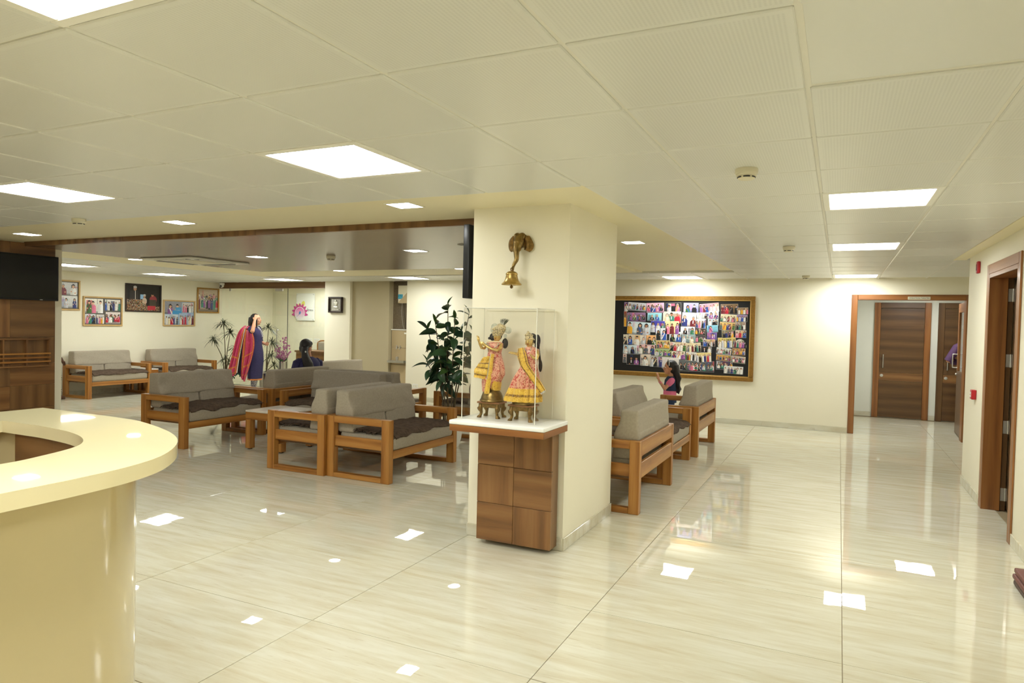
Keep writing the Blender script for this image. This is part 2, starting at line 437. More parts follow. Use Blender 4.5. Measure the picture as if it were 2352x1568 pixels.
def link(name, me, parent=None, loc=None, rotz=0.0):
    o = bpy.data.objects.new(name, me); COL.objects.link(o)
    if parent is not None: o.parent = parent
    if loc is not None: o.location = loc
    if rotz: o.rotation_euler = (0, 0, rotz)
    return o
def tag(o, label, cat, group=None):
    o['label'] = label; o['category'] = cat
    if group: o['group'] = group
    return o
def thing(name, label, cat, loc=(0, 0, 0), rotz=0.0, group=None):
    return tag(link(name, None, None, loc, rotz), label, cat, group)
def struct(o): o['kind'] = 'structure'; return o
def stuff(o): o['kind'] = 'stuff'; return o
def copy_tree(o, parent=None):
    c = o.copy(); COL.objects.link(c)
    if parent is not None: c.parent = parent
    for ch in list(o.children): copy_tree(ch, c)
    return c
def B(*a, **k): return MB().box(*a, **k)
def union_mesh(name, mb, mat, parent, voxel=0.007, smooth=4, fac=0.5, loc=None, mats=None):
    """one continuous surface from overlapping pieces"""
    me = mb.mesh('tmp', mat, False); t = bpy.data.objects.new('tmp', me); COL.objects.link(t)
    r = t.modifiers.new('r', 'REMESH'); r.mode = 'VOXEL'; r.voxel_size = voxel
    if smooth:
        q = t.modifiers.new('s', 'SMOOTH'); q.factor = fac; q.iterations = smooth
    dg = bpy.context.evaluated_depsgraph_get(); dg.update()
    nm = bpy.data.meshes.new_from_object(t.evaluated_get(dg))
    bpy.data.objects.remove(t); bpy.data.meshes.remove(me)
    nm.name = name; nm.materials.clear(); nm.materials.append(mat)
    nm.polygons.foreach_set('use_smooth', [True] * len(nm.polygons))
    return link(name, nm, parent, loc)
def text(name, s, size, mat, parent, M, depth=0.0006, shear=0.0):
    """flat lettering turned into a mesh; M places it (text lies in local XY)"""
    cu = bpy.data.curves.new('t', 'FONT'); cu.body = s; cu.size = size; cu.align_x = 'CENTER'; cu.align_y = 'CENTER'
    cu.extrude = depth; cu.shear = shear
    o = bpy.data.objects.new('t', cu); COL.objects.link(o)
    dg = bpy.context.evaluated_depsgraph_get(); dg.update()
    me = bpy.data.meshes.new_from_object(o.evaluated_get(dg)); bpy.data.objects.remove(o)
    me.transform(M); me.materials.clear(); me.materials.append(mat)
    return link(name, me, parent)
def facing(p, right, up):
    """matrix taking text XY to a plane with the given right and up directions at p"""
    r = Vector(right).normalized(); u = Vector(up).normalized(); n = r.cross(u)
    return Matrix(((r.x, u.x, n.x, p[0]), (r.y, u.y, n.y, p[1]), (r.z, u.z, n.z, p[2]), (0, 0, 0, 1)))
def catmull(P, n=6, closed=False):
    P = [Vector(p) for p in P]; out = []; m = len(P)
    for i in range(m if closed else m - 1):
        g = (lambda k: P[k % m]) if closed else (lambda k: P[max(0, min(m - 1, k))])
        a, b, c, d = g(i - 1), g(i), g(i + 1), g(i + 2)
        for k in range(n):
            t = k / n
            out.append(0.5 * ((2 * b) + (c - a) * t + (2 * a - 5 * b + 4 * c - d) * t * t + (3 * b - a - 3 * c + d) * t ** 3))
    if not closed: out.append(P[-1])
    return out

# ------------------------------------------------------------------ setting
CZ = 2.281                                   # tile ceiling height
GX0, GXP, GY0, GYP = -0.716, 0.60, 1.772, 0.615
XL, XR = -12.70, 1.165
YF = 11.30                                   # far wall
YB = -3.0                                    # wall behind the camera

# floor: slab of grout with separate travertine tiles 1.2 x 0.8
fl = struct(B(XL - 0.2, 3.6, YB - 0.2, 14.2, -0.10, -0.004).build('floor', GROUT))
TW, TH = 1.2, 0.785
tile_me = B(-TW / 2 + 0.0017, TW / 2 - 0.0017, -TH / 2 + 0.0017, TH / 2 - 0.0017, -0.004, 0.0, bev=0.0008).mesh('floor_tile', FLOOR, False)
for j in range(-5, 15):
    for i in range(-11, 4):
        cx, cy = 0.06 + TW * (i + 0.5) - TW, 2.645 + TH * (j + 0.5) - TH
        if cx < XL or cx > 2.6 or cy < -1.2 or cy > 13.9: continue
        if cx < -6 and cy < 2.2: continue
        if cx > 1.3 and cy < 7.5: continue
        o = link('floor_tile', tile_me, fl, (cx, cy, 0))
        o.rotation_euler = (rnd.gauss(0, 0.0006), rnd.gauss(0, 0.0004), 0)
for (x0, x1, y0, y1) in ((XL, -6.1, YB, 1.9), (-6.1, 3.6, YB, -1.2), (1.3, 3.6, YB, 7.7)):
    pass

def wall(name, boxes, mat, parent=None):
    mb = MB()
    for b in boxes: mb.box(*b)
    return struct(mb.build(name, mat, parent, smooth=False))
H = CZ + 0.12
w_far = wall('wall_far', [(-4.6, 0.15, YF, YF + 0.14, 0, H), (0.15, 1.66, YF, YF + 0.14, 2.055, H), (1.66, 2.70, YF, YF + 0.14, 0, H)], WALL)
wall('wall_back', [(-7.47, -4.6, 10.93, YF + 0.14, 0, H)], WALL)
wall('wall_taupe', [(-8.83, -7.93, 11.0, 11.30, 0, H)], TAUPE)
wall('wall_column', [(-9.47, -8.83, 10.93, 11.45, 0, H)], WALL)
wall('wall_left', [(XL - 0.15, XL, YB, 12.9, 0, H)], WALL)
wall('wall_rear', [(XL - 0.15, 3.6, YB - 0.15, YB, 0, H)], WALL)
RX1 = XR + 0.14
w_right = wall('wall_right', [(XR, RX1, YB, 6.03, 0, H), (XR, RX1, 6.03, 7.12, 2.03, H), (XR, RX1, 7.12, 8.22, 0, H)], WALL)
wall('wall_right_room', [(RX1, 3.6, 8.08, 8.22, 0, H), (RX1, 3.6, 4.6, 4.74, 0, H), (3.5, 3.6, 4.74, 8.08, 0, H)], WALL)
wall('wall_corridor', [(2.6, 2.7, 8.22, YF, 0, H)], WALL)
wall('wall_lobby', [(0.02, 0.12, YF + 0.14, 13.9, 0, H), (0.12, 2.7, 13.8, 13.9, 0, H), (2.6, 2.7, YF + 0.14, 13.8, 0, H)], WALL_COOL)
wall('wall_office', [(XL, -9.3, 12.75, 12.85, 0, H), (-9.47, -9.37, 11.45, 12.75, 0, H)], WALL)
wall('wall_niche', [(-7.93, -7.47, 11.14, 11.24, 0, H)], GRANITE)
pillar = wall('wall_pillar', [(-2.35, -1.625, 4.25, 5.30, 0, H)], WALL)
# clad column on the picture's near side, carrying the television
colm = wall('wall_cladding', [(-8.80, -8.37, 2.6, 5.04, 0, H)], WALL)

# skirting of the same stone
def skirt(name, segs):
    root = struct(link(name, None))
    for (x0, y0, x1, y1, nx, ny) in segs:      # run from p0 to p1, projecting along (nx,ny)
        L = math.hypot(x1 - x0, y1 - y0); n = max(1, round(L / 1.2)); t = 0.012
        for k in range(n):
            a, b = k / n, (k + 1) / n; g = 0.0012 / max(L, 0.01)
            ax, ay = x0 + (x1 - x0) * (a + g), y0 + (y1 - y0) * (a + g); bx, by = x0 + (x1 - x0) * (b - g), y0 + (y1 - y0) * (b - g)
            xs = sorted((ax, bx)); ys = sorted((ay, by))
            if nx: xs = sorted((x0, x0 + nx * t))
            if ny: ys = sorted((y0, y0 + ny * t))
            B(xs[0], xs[1], ys[0], ys[1], 0.0005, 0.085, bev=0.002).build('skirting_stone', SKIRT, root, smooth=False)
skirt('baseboard_far', [(-4.6, YF, 0.14, YF, 0, -1)])
skirt('baseboard_right', [(XR, YB + 0.1, XR, 5.962, -1, 0), (XR, 7.208, XR, 8.22, -1, 0)])
skirt('baseboard_pillar', [(-2.35, 4.25, -1.625, 4.25, 0, -1), (-1.625, 4.25, -1.625, 5.30, 1, 0), (-2.35, 4.25, -2.35, 5.30, -1, 0)])
skirt('baseboard_left', [(XL, 5.0, XL, 11.15, 1, 0)])
skirt('baseboard_lobby', [(0.12, 13.8, 0.55, 13.8, 0, -1), (1.43, 13.8, 1.53, 13.8, 0, -1)])
skirt('baseboard_back', [(-7.47, 10.93, -4.6, 10.93, 0, -1)])

# ceiling: slab, metal tiles, plaster soffit, wood coffer
ceil = struct(B(XL - 0.2, 3.6, YB - 0.2, 14.2, 2.335, 2.42).build('ceiling', CGRID, smooth=False))
def tile_mesh(w, h, mat, bev=0.004):
    return B(-w / 2, w / 2, -h / 2, h / 2, 0, 0.018, bev=bev).mesh('ceiling_tile', mat, False)
T_PERF = tile_mesh(GXP - 0.014, GYP - 0.012, CTILE)
T_PLAIN = tile_mesh(GXP - 0.012, GYP - 0.012, CPLAIN)
panels = {(1, 4): 0, (1, 8): 0, (1, 14): 0, (-3, 1): 0, (-7, 1): 0, (-2, -2): 0, (-3, 14): 0,
          (1, -4): 0, (-3, -6): 0, (-7, -4): 0, (-11, -2): 0, (-15, 1): 0, (-13, 5): 0}  # this row: unseen panels added to light the room
def in_soffit(cx, cy):
    if cx < -1.316 and 3.617 < cy < 9.767: return True
    return False
SOF_X0 = -9.62
n_tiles = 0
for v in range(-7, 16):
    for u in range(-20, 5):
        cx, cy = GX0 + GXP * (u + 0.5), GY0 + GYP * (v + 0.5)
        if cx < XL or (u, v) in panels: continue
        if cx < -1.316 and 3.617 < cy < 9.767: continue
        if cx > 1.05 and cy < 8.4: continue
        if cy > 11.2 or cx > 2.6: continue
        vis = cy > 0.2 and (cx > -0.53 * cy - 8.0) and cx > -9.0 * max(0.25, cy / 3.6)
        if cy < 0.2: continue
        if cx < -6.6 and cy < 2.0: continue
        if cx < SOF_X0 and cy < 3.6: continue
        o = link('ceiling_tile', T_PLAIN if (u, v) == (1, 0) else T_PERF, ceil, (cx, cy, CZ + (0.009 if (u, v) == (1, 0) else rnd.uniform(0, 0.0008))))
        n_tiles += 1
# tiles in the far corner beyond the coffer
for v in range(3, 16):
    for u in range(-20, -14):
        cx, cy = GX0 + GXP * (u + 0.5), GY0 + GYP * (v + 0.5)
        if cx < XL or cx > SOF_X0 or cy > 9.767 or cy < 3.7 or (u, v) in panels: continue
        link('ceiling_tile', T_PERF, ceil, (cx, cy, CZ))
# runners above the tile joints
mb = MB()
for u in range(-20, 6):
    x = GX0 + GXP * u
    if XL < x < 2.6:
        if x < -1.3:
            mb.box(x - 0.012, x + 0.012, YB, 3.617, CZ + 0.007, CZ + 0.03); mb.box(x - 0.012, x + 0.012, 9.78, 11.28, CZ + 0.007, CZ + 0.03)
        else: mb.box(x - 0.012, x + 0.012, YB if x < 1.05 else 8.45, 11.28, CZ + 0.007, CZ + 0.03)
for v in range(-7, 16):
    y = GY0 + GYP * v
    if y < 3.63 or y > 9.76: mb.box(XL + 0.02, 1.05 if y < 8.4 else 2.58, y - 0.012, y + 0.012, CZ + 0.0085, CZ + 0.03)
    else: mb.box(-1.3, 1.05, y - 0.012, y + 0.012, CZ + 0.0085, CZ + 0.03)
mb.build('ceiling_grid', CGRID, ceil, smooth=False)
# plaster soffit, slightly above the tile line; wood coffer inside it
SZ = 2.312
CX0, CX1, CY0, CY1 = -8.52, -2.60, 4.62, 8.30
mb = MB()
for b in ((SOF_X0, -1.32, 3.62, CY0, SZ, 2.335), (CX1, -1.32, CY0, 9.76, SZ, 2.335),
          (1.05, XR, YB, 8.45, CZ - 0.004, 2.335)): mb.box(*b)
mb.box(SOF_X0, CX0, CY0, 9.40, 2.275, 2.335); mb.box(CX0, CX1, CY1, 9.40, 2.275, 2.335)
mb.box(SOF_X0, CX1, 9.40, 9.76, 2.295, 2.335)
struct(mb.build('trim_soffit', SOFFIT, smooth=False))
tz = struct(link('trim_fascia', None))
for k in range(10):
    x0 = CX0 + (CX1 + 0.25 - CX0) * k / 10; x1 = CX0 + (CX1 + 0.25 - CX0) * (k + 1) / 10
    B(x0 + 0.001, x1 - 0.001, CY0, CY0 + 0.03, 2.262, SZ, grain=2 if k % 3 else 0).build('fascia_board', TEAK_DARK, tz, smooth=False)
n = 6
for k in range(n):
    y0 = CY0 + 0.03 + (CY1 - CY0 - 0.03) * k / n; y1 = CY0 + 0.03 + (CY1 - CY0 - 0.03) * (k + 1) / n
    for (xa, xb) in ((CX0, -5.5), (-5.5, CX1)):
        B(xa + 0.001, xb - 0.001, y0 + 0.001, y1 - 0.001, 2.262, 2.29, grain=0).build('ceiling_plank', CEILWOOD, ceil, smooth=False)
# lobby, office and side room ceilings
B(0.12, 2.6, YF + 0.14, 13.8, 2.285, 2.33).build('ceiling_lobby', WALL_COOL, ceil, smooth=False)

# ------------------------------------------------------------------ lights
def panel_light(x, y, label, z=CZ, w=GXP, h=GYP):
    t = thing('ceiling_light', label, 'light', (x, y, z), 0, 'square led ceiling panels')
    mb = MB(); e = 0.003
    W2, H2, i = w / 2 - e, h / 2 - e, 0.038
    for (a, b, c, d) in ((-W2, W2, -H2, -H2 + i), (-W2, W2, H2 - i, H2), (-W2, -W2 + i, -H2 + i, H2 - i), (W2 - i, W2, -H2 + i, H2 - i)):
        mb.box(a, b, c, d, -0.002, 0.02, bev=0.003)
    mb.build('frame', WHITEPL, t, smooth=False)
    B(-W2 + i, W2 - i, -H2 + i, H2 - i, 0.006, 0.016).build('diffuser', PANEL, t, smooth=False)
PL = {(1, 4): 'square led panel closest of three lit panels above the corridor', (1, 8): 'middle one of three lit led panels in corridor ceiling',
      (1, 14): 'led panel above the operation theatre doorway, farthest in corridor row', (-3, 1): 'large led panel alone in ceiling before the display pillar',
      (-7, 1): 'led panel above the reception side, beside the smoke detector near wood column', (-2, -2): 'led panel cut by upper edge of view, above reception counter',
      (-3, 14): 'led panel in ceiling over the framed photo board',
      (1, -4): 'added unseen led panel behind the camera over the corridor', (-3, -6): 'added unseen led panel behind the camera beside the reception counter',
      (-7, -4): 'added unseen led panel behind the reception counter', (-11, -2): 'added unseen led panel in the hall beyond the back of the reception counter',
      (-15, 1): 'added led panel hidden by the wood clad column, near the reception side', (-13, 5): 'added led panel hidden behind the wood clad column'}
for (u, v) in panels:
    panel_light(GX0 + GXP * (u + 0.5), GY0 + GYP * (v + 0.5), PL[(u, v)])
for (x, y, lb) in ((-11.26, 8.63, 'led panel over wall sofas in front of the picture wall'), (-9.88, 10.19, 'led panel in front of the glass office partition'),
                   (-6.86, 10.07, 'led panel by the water dispenser niche'), (-11.0, 6.75, 'led panel partly hidden by the wood clad column')):
    panel_light(x, y, lb, CZ - 0.012)
panel_light(1.2, 12.6, 'led panel inside the operation theatre lobby', 2.262)
def downlight(x, y, z, label, r=0.09, sq=False):
    t = thing('downlight', label, 'light', (x, y, z), 0, 'small recessed downlights')
    if sq:
        mb = MB()
        for (a, b, c, d) in ((-r - .012, r + .012, -r - .012, -r), (-r - .012, r + .012, r, r + .012), (-r - .012, -r, -r, r), (r, r + .012, -r, r)): mb.box(a, b, c, d, -0.004, 0.0)
        mb.build('trim_ring', WHITEPL, t, smooth=False)
        B(-r, r, -r, r, -0.0025, 0.0).build('diffuser', DOWN, t, smooth=False)
    else:
        mb = MB(); mb.lathe([(r, -0.003), (r + 0.013, -0.004), (r + 0.014, 0.0)], seg=24); mb.build('trim_ring', WHITEPL, t)
        MB().lathe([(r - 0.002, -0.0046), (r - 0.002, -0.0036)], seg=24).build('diffuser', DOWN, t)
for a in ((-5.128, 4.063, SZ, 'square downlight in plaster soffit over the coffee table sofa', 0.09, True),
          (-7.519, 4.182, SZ, 'square downlight in plaster soffit in front of wood clad column', 0.09, True),
          (-2.742, 3.961, SZ, 'square downlight in plaster soffit beside the display pillar', 0.09, True),
          (-1.803, 6.40, SZ, 'square downlight in soffit beyond the pillar along corridor', 0.09, True),
          (-6.50, 6.258, 2.262, 'downlight in wood ceiling beside the air conditioner cassette', 0.09, True),
          (-4.086, 6.126, 2.262, 'downlight in wood ceiling near the pillar television', 0.09, True),
          (-7.05, 8.45, 2.275, 'round downlight in cream band behind wood ceiling, beyond smoke detector', 0.085),
          (-4.87, 8.45, 2.275, 'round downlight in cream band behind wood ceiling, beside pillar television', 0.085),
          (-8.75, 6.25, 2.275, 'round downlight in cream band beside the air conditioner', 0.085)):
    downlight(*a)
panel_light(-10.9, 11.95, 'led panel inside the glass fronted office', 2.283)
struct(B(XL, -9.37, 11.26, 12.75, 2.30, 2.335).build('ceiling_office', WALL, smooth=False))

# ------------------------------------------------------------------ sofas
def make_sofa(L=1.24, D=0.73):
    t = link('sofa', None)
    bv = 0.004; fx0, fx1 = D / 2 - 0.09, D / 2; bx0, bx1 = -D / 2, -D / 2 + 0.085
    for s in (-1, 1):
        y0, y1 = sorted((s * L / 2, s * (L / 2 - 0.07)))
        B(fx0, fx1, y0, y1, 0.0, 0.59, bv, grain=2).build('leg', TEAK, t, smooth=False)
        B(bx0, bx1, y0, y1, 0.0, 0.59, bv, grain=2).build('leg', TEAK, t, smooth=False)
        B(bx1 + 0.0005, fx0 - 0.0005, y0, y1, 0.525, 0.589, bv, grain=0).build('armrest', TEAK, t, smooth=False)
        B(bx1 + 0.0005, fx0 - 0.0005, y0, y1, 0.001, 0.046, bv, grain=0).build('floor_rail', TEAK, t, smooth=False)
        B(bx1, fx0, y0 + 0.018, y1 - 0.018, 0.30, 0.40, bv, grain=0).build('side_rail', TEAK, t, smooth=False)
    yi = L / 2 - 0.071
    B(D / 2 - 0.028, D / 2 - 0.002, -yi, yi, 0.225, 0.30, bv, grain=1).build('front_rail', TEAK, t, smooth=False)
    B(-D / 2 + 0.002, -D / 2 + 0.03, -yi, yi, 0.285, 0.415, bv, grain=1).build('back_rail', TEAK, t, smooth=False)
    B(-D / 2 + 0.002, -D / 2 + 0.03, -yi, yi, 0.462, 0.588, bv, grain=1).build('back_rail', TEAK, t, smooth=False)
    B(-D / 2 + 0.032, D / 2 - 0.03, -yi, yi, 0.272, 0.292, grain=1).build('seat_board', TEAK_DARK, t, smooth=False)
    sd = rnd.random() * 50
    def seat(p):
        q = Vector(p); k = noise.noise(Vector((p.x * 5, p.y * 4, sd))) * 0.006
        if p.z > 0: q.z += k + 0.012 * (1 - (p.y / (yi)) ** 2)
        q.x += noise.noise(Vector((p.y * 6, p.z * 9, sd + 3))) * 0.005
        return q
    sc = (D - 0.06) / 2
    MB().rbox((0.045, 0, 0.362), (sc - 0.015, yi - 0.008, 0.066), 0.035, (10, 18, 3), seat).build('seat_cushion', FABRIC, t)
    for s in (-1, 1):
        def low(p):
            q = Vector(p); q.x += -0.05 * (p.z / 0.15) * 0.5 + noise.noise(Vector((p.y * 8, p.z * 8, sd + s))) * 0.006
            return q
        MB().rbox((-D / 2 + 0.145, s * (yi / 2 - 0.001), 0.54), (0.102, yi / 2 - 0.004, 0.12), 0.03, (4, 10, 6), low).build('back_cushion', FABRIC, t)
    def cover(p):
        q = Vector(p); h = (p.z + 0.135) / 0.27                       # 0 bottom .. 1 top
        q.x = p.x * (1.0 - 0.36 * h) - 0.028 * h
        w = noise.noise(Vector((p.y * 3.2 + p.z * 2.5, p.z * 7, sd + 9))) * 0.011
        # drawn-in folds fan from the lower corners
        fold = 0.0
        for s in (-1, 1):
            e = max(0.0, 1 - abs(p.y - s * yi) / 0.42)
            fold += e * e * 0.013 * math.sin(30 * (p.z - 0.55 * abs(p.y - s * yi)) + sd)
        edge = 1.0 if abs(p.x) > 0.05 else 0.3
        q.x += (1 if p.x > 0 else -0.25) * edge * (w + fold) * (1 - 0.5 * h)
        q.z += noise.noise(Vector((p.y * 2.4, sd, 0))) * 0.008 * h
        if p.z < -0.1: q.z += noise.noise(Vector((p.y * 4, sd + 5, p.x * 3))) * 0.008
        return q
    MB().rbox((-D / 2 + 0.14, 0, 0.700), (0.112, yi - 0.003, 0.127), 0.024, (4, 34, 12), cover).build('cushion_cover', FABRIC, t)
    return t
def make_throw(L=1.0, D=0.50, fr=(True, True), seed=1):
    r = random.Random(seed); t = link('throw_blanket', None)
    def f(u, v):
        x = (u - 0.5) * D; y = (v - 0.5) * L
        x += 0.03 * noise.noise(Vector((v * 5, seed, 1))); y += 0.02 * noise.noise(Vector((u * 5, seed, 2)))
        z = 0.018 + 0.012 * noise.noise(Vector((x * 9, y * 7, seed))) + 0.012 * (1 - (y / 0.55) ** 2) + 0.005 * noise.noise(Vector((x * 40, y * 40, seed)))
        e = max(0.0, x - (D / 2 - 0.085)); z -= e * e * 6.5
        return (x, y, z)
    MB().grid(f, 26, 44, thick=0.014).build('pile', FUR, t, angle=80)
    for s in (0, 1):
        if not fr[s]: continue
        mb = MB()
        for k in range(46):
            u = (k + r.random()) / 46 * 0.97 + 0.015; p = Vector(f(u, float(s))); sg = -1 if s == 0 else 1
            l = r.uniform(0.035, 0.065); a = Vector((r.uniform(-0.5, 0.5) * l, sg * l * 0.8, -l * r.uniform(0.1, 0.35)))
            mb.tube([p + Vector((0, -sg * 0.01, -0.006)), p + a * 0.5 + Vector((0, 0, -0.006)), p + a + Vector((0, 0, -0.012))], [0.0045, 0.0038, 0.002], 4)
        stuff(mb.build('fringe', FUR, t))
    return t
sofa_protos = [make_sofa(), make_sofa(), make_sofa()]
RZ = {'+X': 0.0, '-X': PI, '+Y': PI / 2, '-Y': -PI / 2}
used = set()
def place_sofa(k, x, y, face, label):
    o = sofa_protos[k] if k not in used else copy_tree(sofa_protos[k])
    used.add(k); o.location = (x, y, 0); o.rotation_euler = (0, 0, RZ[face])
    return tag(o, label, 'sofa', 'taupe two-seat wooden sofas of the waiting area')
def place_throw(x, y, face, label, seed, L=1.0, off=0.10, D=0.50, fr=(True, True), shift=0.0):
    o = make_throw(L, D, fr, seed); a = RZ[face]
    o.location = (x + math.cos(a) * off - math.sin(a) * shift, y + math.sin(a) * off + math.cos(a) * shift, 0.446); o.rotation_euler = (0, 0, a)
    return tag(o, label, 'blanket', 'brown fringed throws on sofa seats')
SF = [  # proto, x, y, facing, label, throw label
    (0, -4.065, 5.79, '+X', 'taupe sofa closest to the display pedestal, open wooden arm frame', 'brown fringed throw on the sofa closest to the display pedestal'),
    (1, -4.80, 5.755, '-X', 'taupe sofa back to back with the one closest to the display pedestal', 'brown throw on seat of the sofa facing the coffee table from pedestal side'),
    (2, -7.025, 5.985, '+X', 'taupe sofa with open wooden arms between reception counter and coffee table', 'brown throw on the sofa between reception counter and coffee table'),
    (1, -7.01, 7.30, '-X', 'taupe sofa seen from behind with the woman in navy sitting on it', None),
    (0, -7.80, 9.08, '-X', 'pale lit sofa back beyond the seated woman in navy', None),
    (2, -5.83, 6.98, '-Y', 'taupe sofa facing reception, behind the two back-to-back sofas', 'brown throw on the sofa facing reception behind the back-to-back pair'),
    (0, -5.80, 7.74, '+Y', 'sofa back to back with the one that faces reception', None),
    (1, -4.50, 8.40, '-X', 'sofa standing behind the tall rubber plant, its wooden arm frame in view', 'brown throw on the sofa behind the tall rubber plant'),
    (2, -12.30, 8.27, '+X', 'taupe sofa against picture wall under the black framed stage photo', 'dark brown throw on the sofa under the black framed stage photo'),
    (0, -12.30, 9.80, '+X', 'taupe sofa against picture wall beside the spiky dracaena', 'dark brown throw on the wall sofa beside the spiky dracaena'),
    (0, -1.77, 5.97, '-X', 'sofa showing its slatted wooden back to the corridor, beside the pillar', None),
    (1, -1.86, 7.32, '+X', 'taupe sofa facing the corridor between two sofas with wooden backs', 'brown throw on the sofa facing the corridor'),
    (2, -1.81, 8.72, '-X', 'sofa with slatted wooden back to corridor, closest to the girl', None)]
for i, (k, x, y, fc, lb, tl) in enumerate(SF):
    place_sofa(k, x, y, fc, lb)
    if tl: place_throw(x, y, fc, tl, 10 + i, L=1.0 + 0.03 * (i % 3), off=0.125, shift=0.01 * (i % 3 - 1))

# ------------------------------------------------------------------ tables
def table(name, label, x0, x1, y0, y1, h, top, lw=0.075):
    t = thing(name, label, 'table', ((x0 + x1) / 2, (y0 + y1) / 2, 0)); a, b = (x1 - x0) / 2, (y1 - y0) / 2
    for sx in (-1, 1):
        for sy in (-1, 1):
            xs = sorted((sx * a, sx * (a - lw))); ys = sorted((sy * b, sy * (b - lw)))
            B(xs[0], xs[1], ys[0], ys[1], 0.012, h - 0.105, 0.003, grain=2).build('leg', TEAK, t, smooth=False)
            B(xs[0] + 0.02, xs[1] - 0.02, ys[0] + 0.02, ys[1] - 0.02, 0.0, 0.0125).build('foot_pad', BLACKPL, t, smooth=False)
    for (p, q, r, s, g) in ((-a, a, -b, -b + 0.025, 0), (-a, a, b - 0.025, b, 0), (-a, -a + 0.025, -b + 0.026, b - 0.026, 1), (a - 0.025, a, -b + 0.026, b - 0.026, 1)):
        B(p, q, r, s, h - 0.104, h - 0.02, 0.003, grain=g).build('apron', TEAK, t, smooth=False)
    B(-a - 0.002, a + 0.002, -b - 0.002, b + 0.002, h - 0.0195, h, 0.003).build('table_top', top, t, smooth=False)
    return t
table('coffee_table', 'square teak coffee table with pale marble top between two sofas', -6.13, -5.58, 5.76, 6.30, 0.45, MARBLE)
table('side_table', 'white topped side table between the two wall sofas', -12.62, -12.08, 8.93, 9.14, 0.47, WHITESS, 0.05)

# ------------------------------------------------------------------ reception counter
def inset(poly, d):
    out = []; n = len(poly)
    for i in range(n):
        a, b, c = Vector(poly[i - 1]), Vector(poly[i]), Vector(poly[(i + 1) % n])
        e1 = (b - a).normalized(); e2 = (c - b).normalized(); n1 = Vector((-e1.y, e1.x)); n2 = Vector((-e2.y, e2.x))
        m = (n1 + n2); m = m.normalized() * (1 / max(0.4, m.normalized().dot(n1)))
        out.append(tuple(b + m * d))
    return out
YE = -1.6
outer_c = catmull([(-3.0, 1.957), (-2.82, 1.952), (-2.645, 1.928), (-2.346, 1.822), (-2.137, 1.697), (-1.972, 1.52), (-1.895, 1.351), (-1.868, 1.166), (-1.862, 0.975), (-1.86, 0.7)], 6)
inner_c = catmull([(-3.12, 1.642), (-2.95, 1.643), (-2.837, 1.641), (-2.624, 1.614), (-2.451, 1.553), (-2.325, 1.451), (-2.252, 1.284), (-2.228, 1.165), (-2.222, 0.9)], 5)
oc = [(p.x, p.y) for p in outer_c] if hasattr(outer_c[0], 'x') else outer_c
ic = [(p.x, p.y) for p in inner_c]
slab_poly = [(-3.405, YE), (-3.405, 1.966)] + oc + [(-1.86, YE), (-2.222, YE)] + ic[::-1] + [(-3.15, 1.60), (-3.15, YE)]
def fill_prism(poly, z0, z1, bev=0.0):
    """triangulated prism of a concave polygon"""
    from mathutils.geometry import tessellate_polygon
    n = len(poly); tri = tessellate_polygon([[Vector((a, b, 0)) for a, b in poly]])
    vs = [(a, b, z0) for a, b in poly] + [(a, b, z1) for a, b in poly]; fs = []
    for a, b, c in tri:
        A, Bq, Cq = poly[a], poly[b], poly[c]
        if (Bq[0] - A[0]) * (Cq[1] - A[1]) - (Bq[1] - A[1]) * (Cq[0] - A[0]) < 0: b, c = c, b
        fs.append([n + a, n + b, n + c]); fs.append([c, b, a])
    area = sum(poly[k][0] * poly[(k + 1) % n][1] - poly[(k + 1) % n][0] * poly[k][1] for k in range(n))
    for k in range(n):
        q = [k, (k + 1) % n, n + (k + 1) % n, n + k]; fs.append(q if area > 0 else q[::-1])
    return MB().add(vs, fs)
ctr = thing('reception_counter', 'cream reception counter with rounded corner and hollow middle', 'counter', (0, 0, 0))
fill_prism(slab_poly, 1.012, 1.06).build('counter_top', CREAMSS, ctr, angle=30)
body_o = [(-3.30, YE + 0.02)] + [(-3.30, 1.83)] + [(p[0] , p[1]) for p in inset([(-3.405, 1.966)] + oc + [(-1.86, YE)], -0.13)[1:-1]] + [(-1.99, YE + 0.02)]
body_i = [(-2.16, YE + 0.02)] + [(p[0] + 0.055, p[1] + 0.05) for p in ic[::-1]] + [(-3.22, 1.66), (-3.22, YE + 0.02)]
fill_prism(body_o + body_i, 0.0, 1.011).build('counter_front', CREAMLAM, ctr, angle=30)
li = [(p[0] + 0.048, p[1] + 0.044) for p in ic]; lo = [(p[0] + 0.034, p[1] + 0.030) for p in ic]
mbw = MB(); n = len(li); acc = 0.0
for i in range(n - 1):
    a, b, c, d = lo[i], lo[i + 1], li[i + 1], li[i]; l = math.hypot(b[0] - a[0], b[1] - a[1])
    vs = [(a[0], a[1], 0.30), (b[0], b[1], 0.30), (b[0], b[1], 1.010), (a[0], a[1], 1.010)]
    mbw.add(vs, [[3, 2, 1, 0]], [[(acc, 1.01), (acc + l, 1.01), (acc + l, 0.3), (acc, 0.3)]]); acc += l
mbw.build('counter_lining', TEAK_MID, ctr, angle=60)
fill_prism([(-3.17, -1.4), (-3.17, 1.60), (-2.62, 1.56), (-2.30, 1.25), (-2.24, 0.9), (-2.24, -1.4), (-2.75, -1.4), (-2.75, 0.7), (-2.85, 1.0), (-2.95, 1.0), (-2.98, -1.4)][::-1], 0.70, 0.73).build('work_surface', TEAK_DARK, ctr)

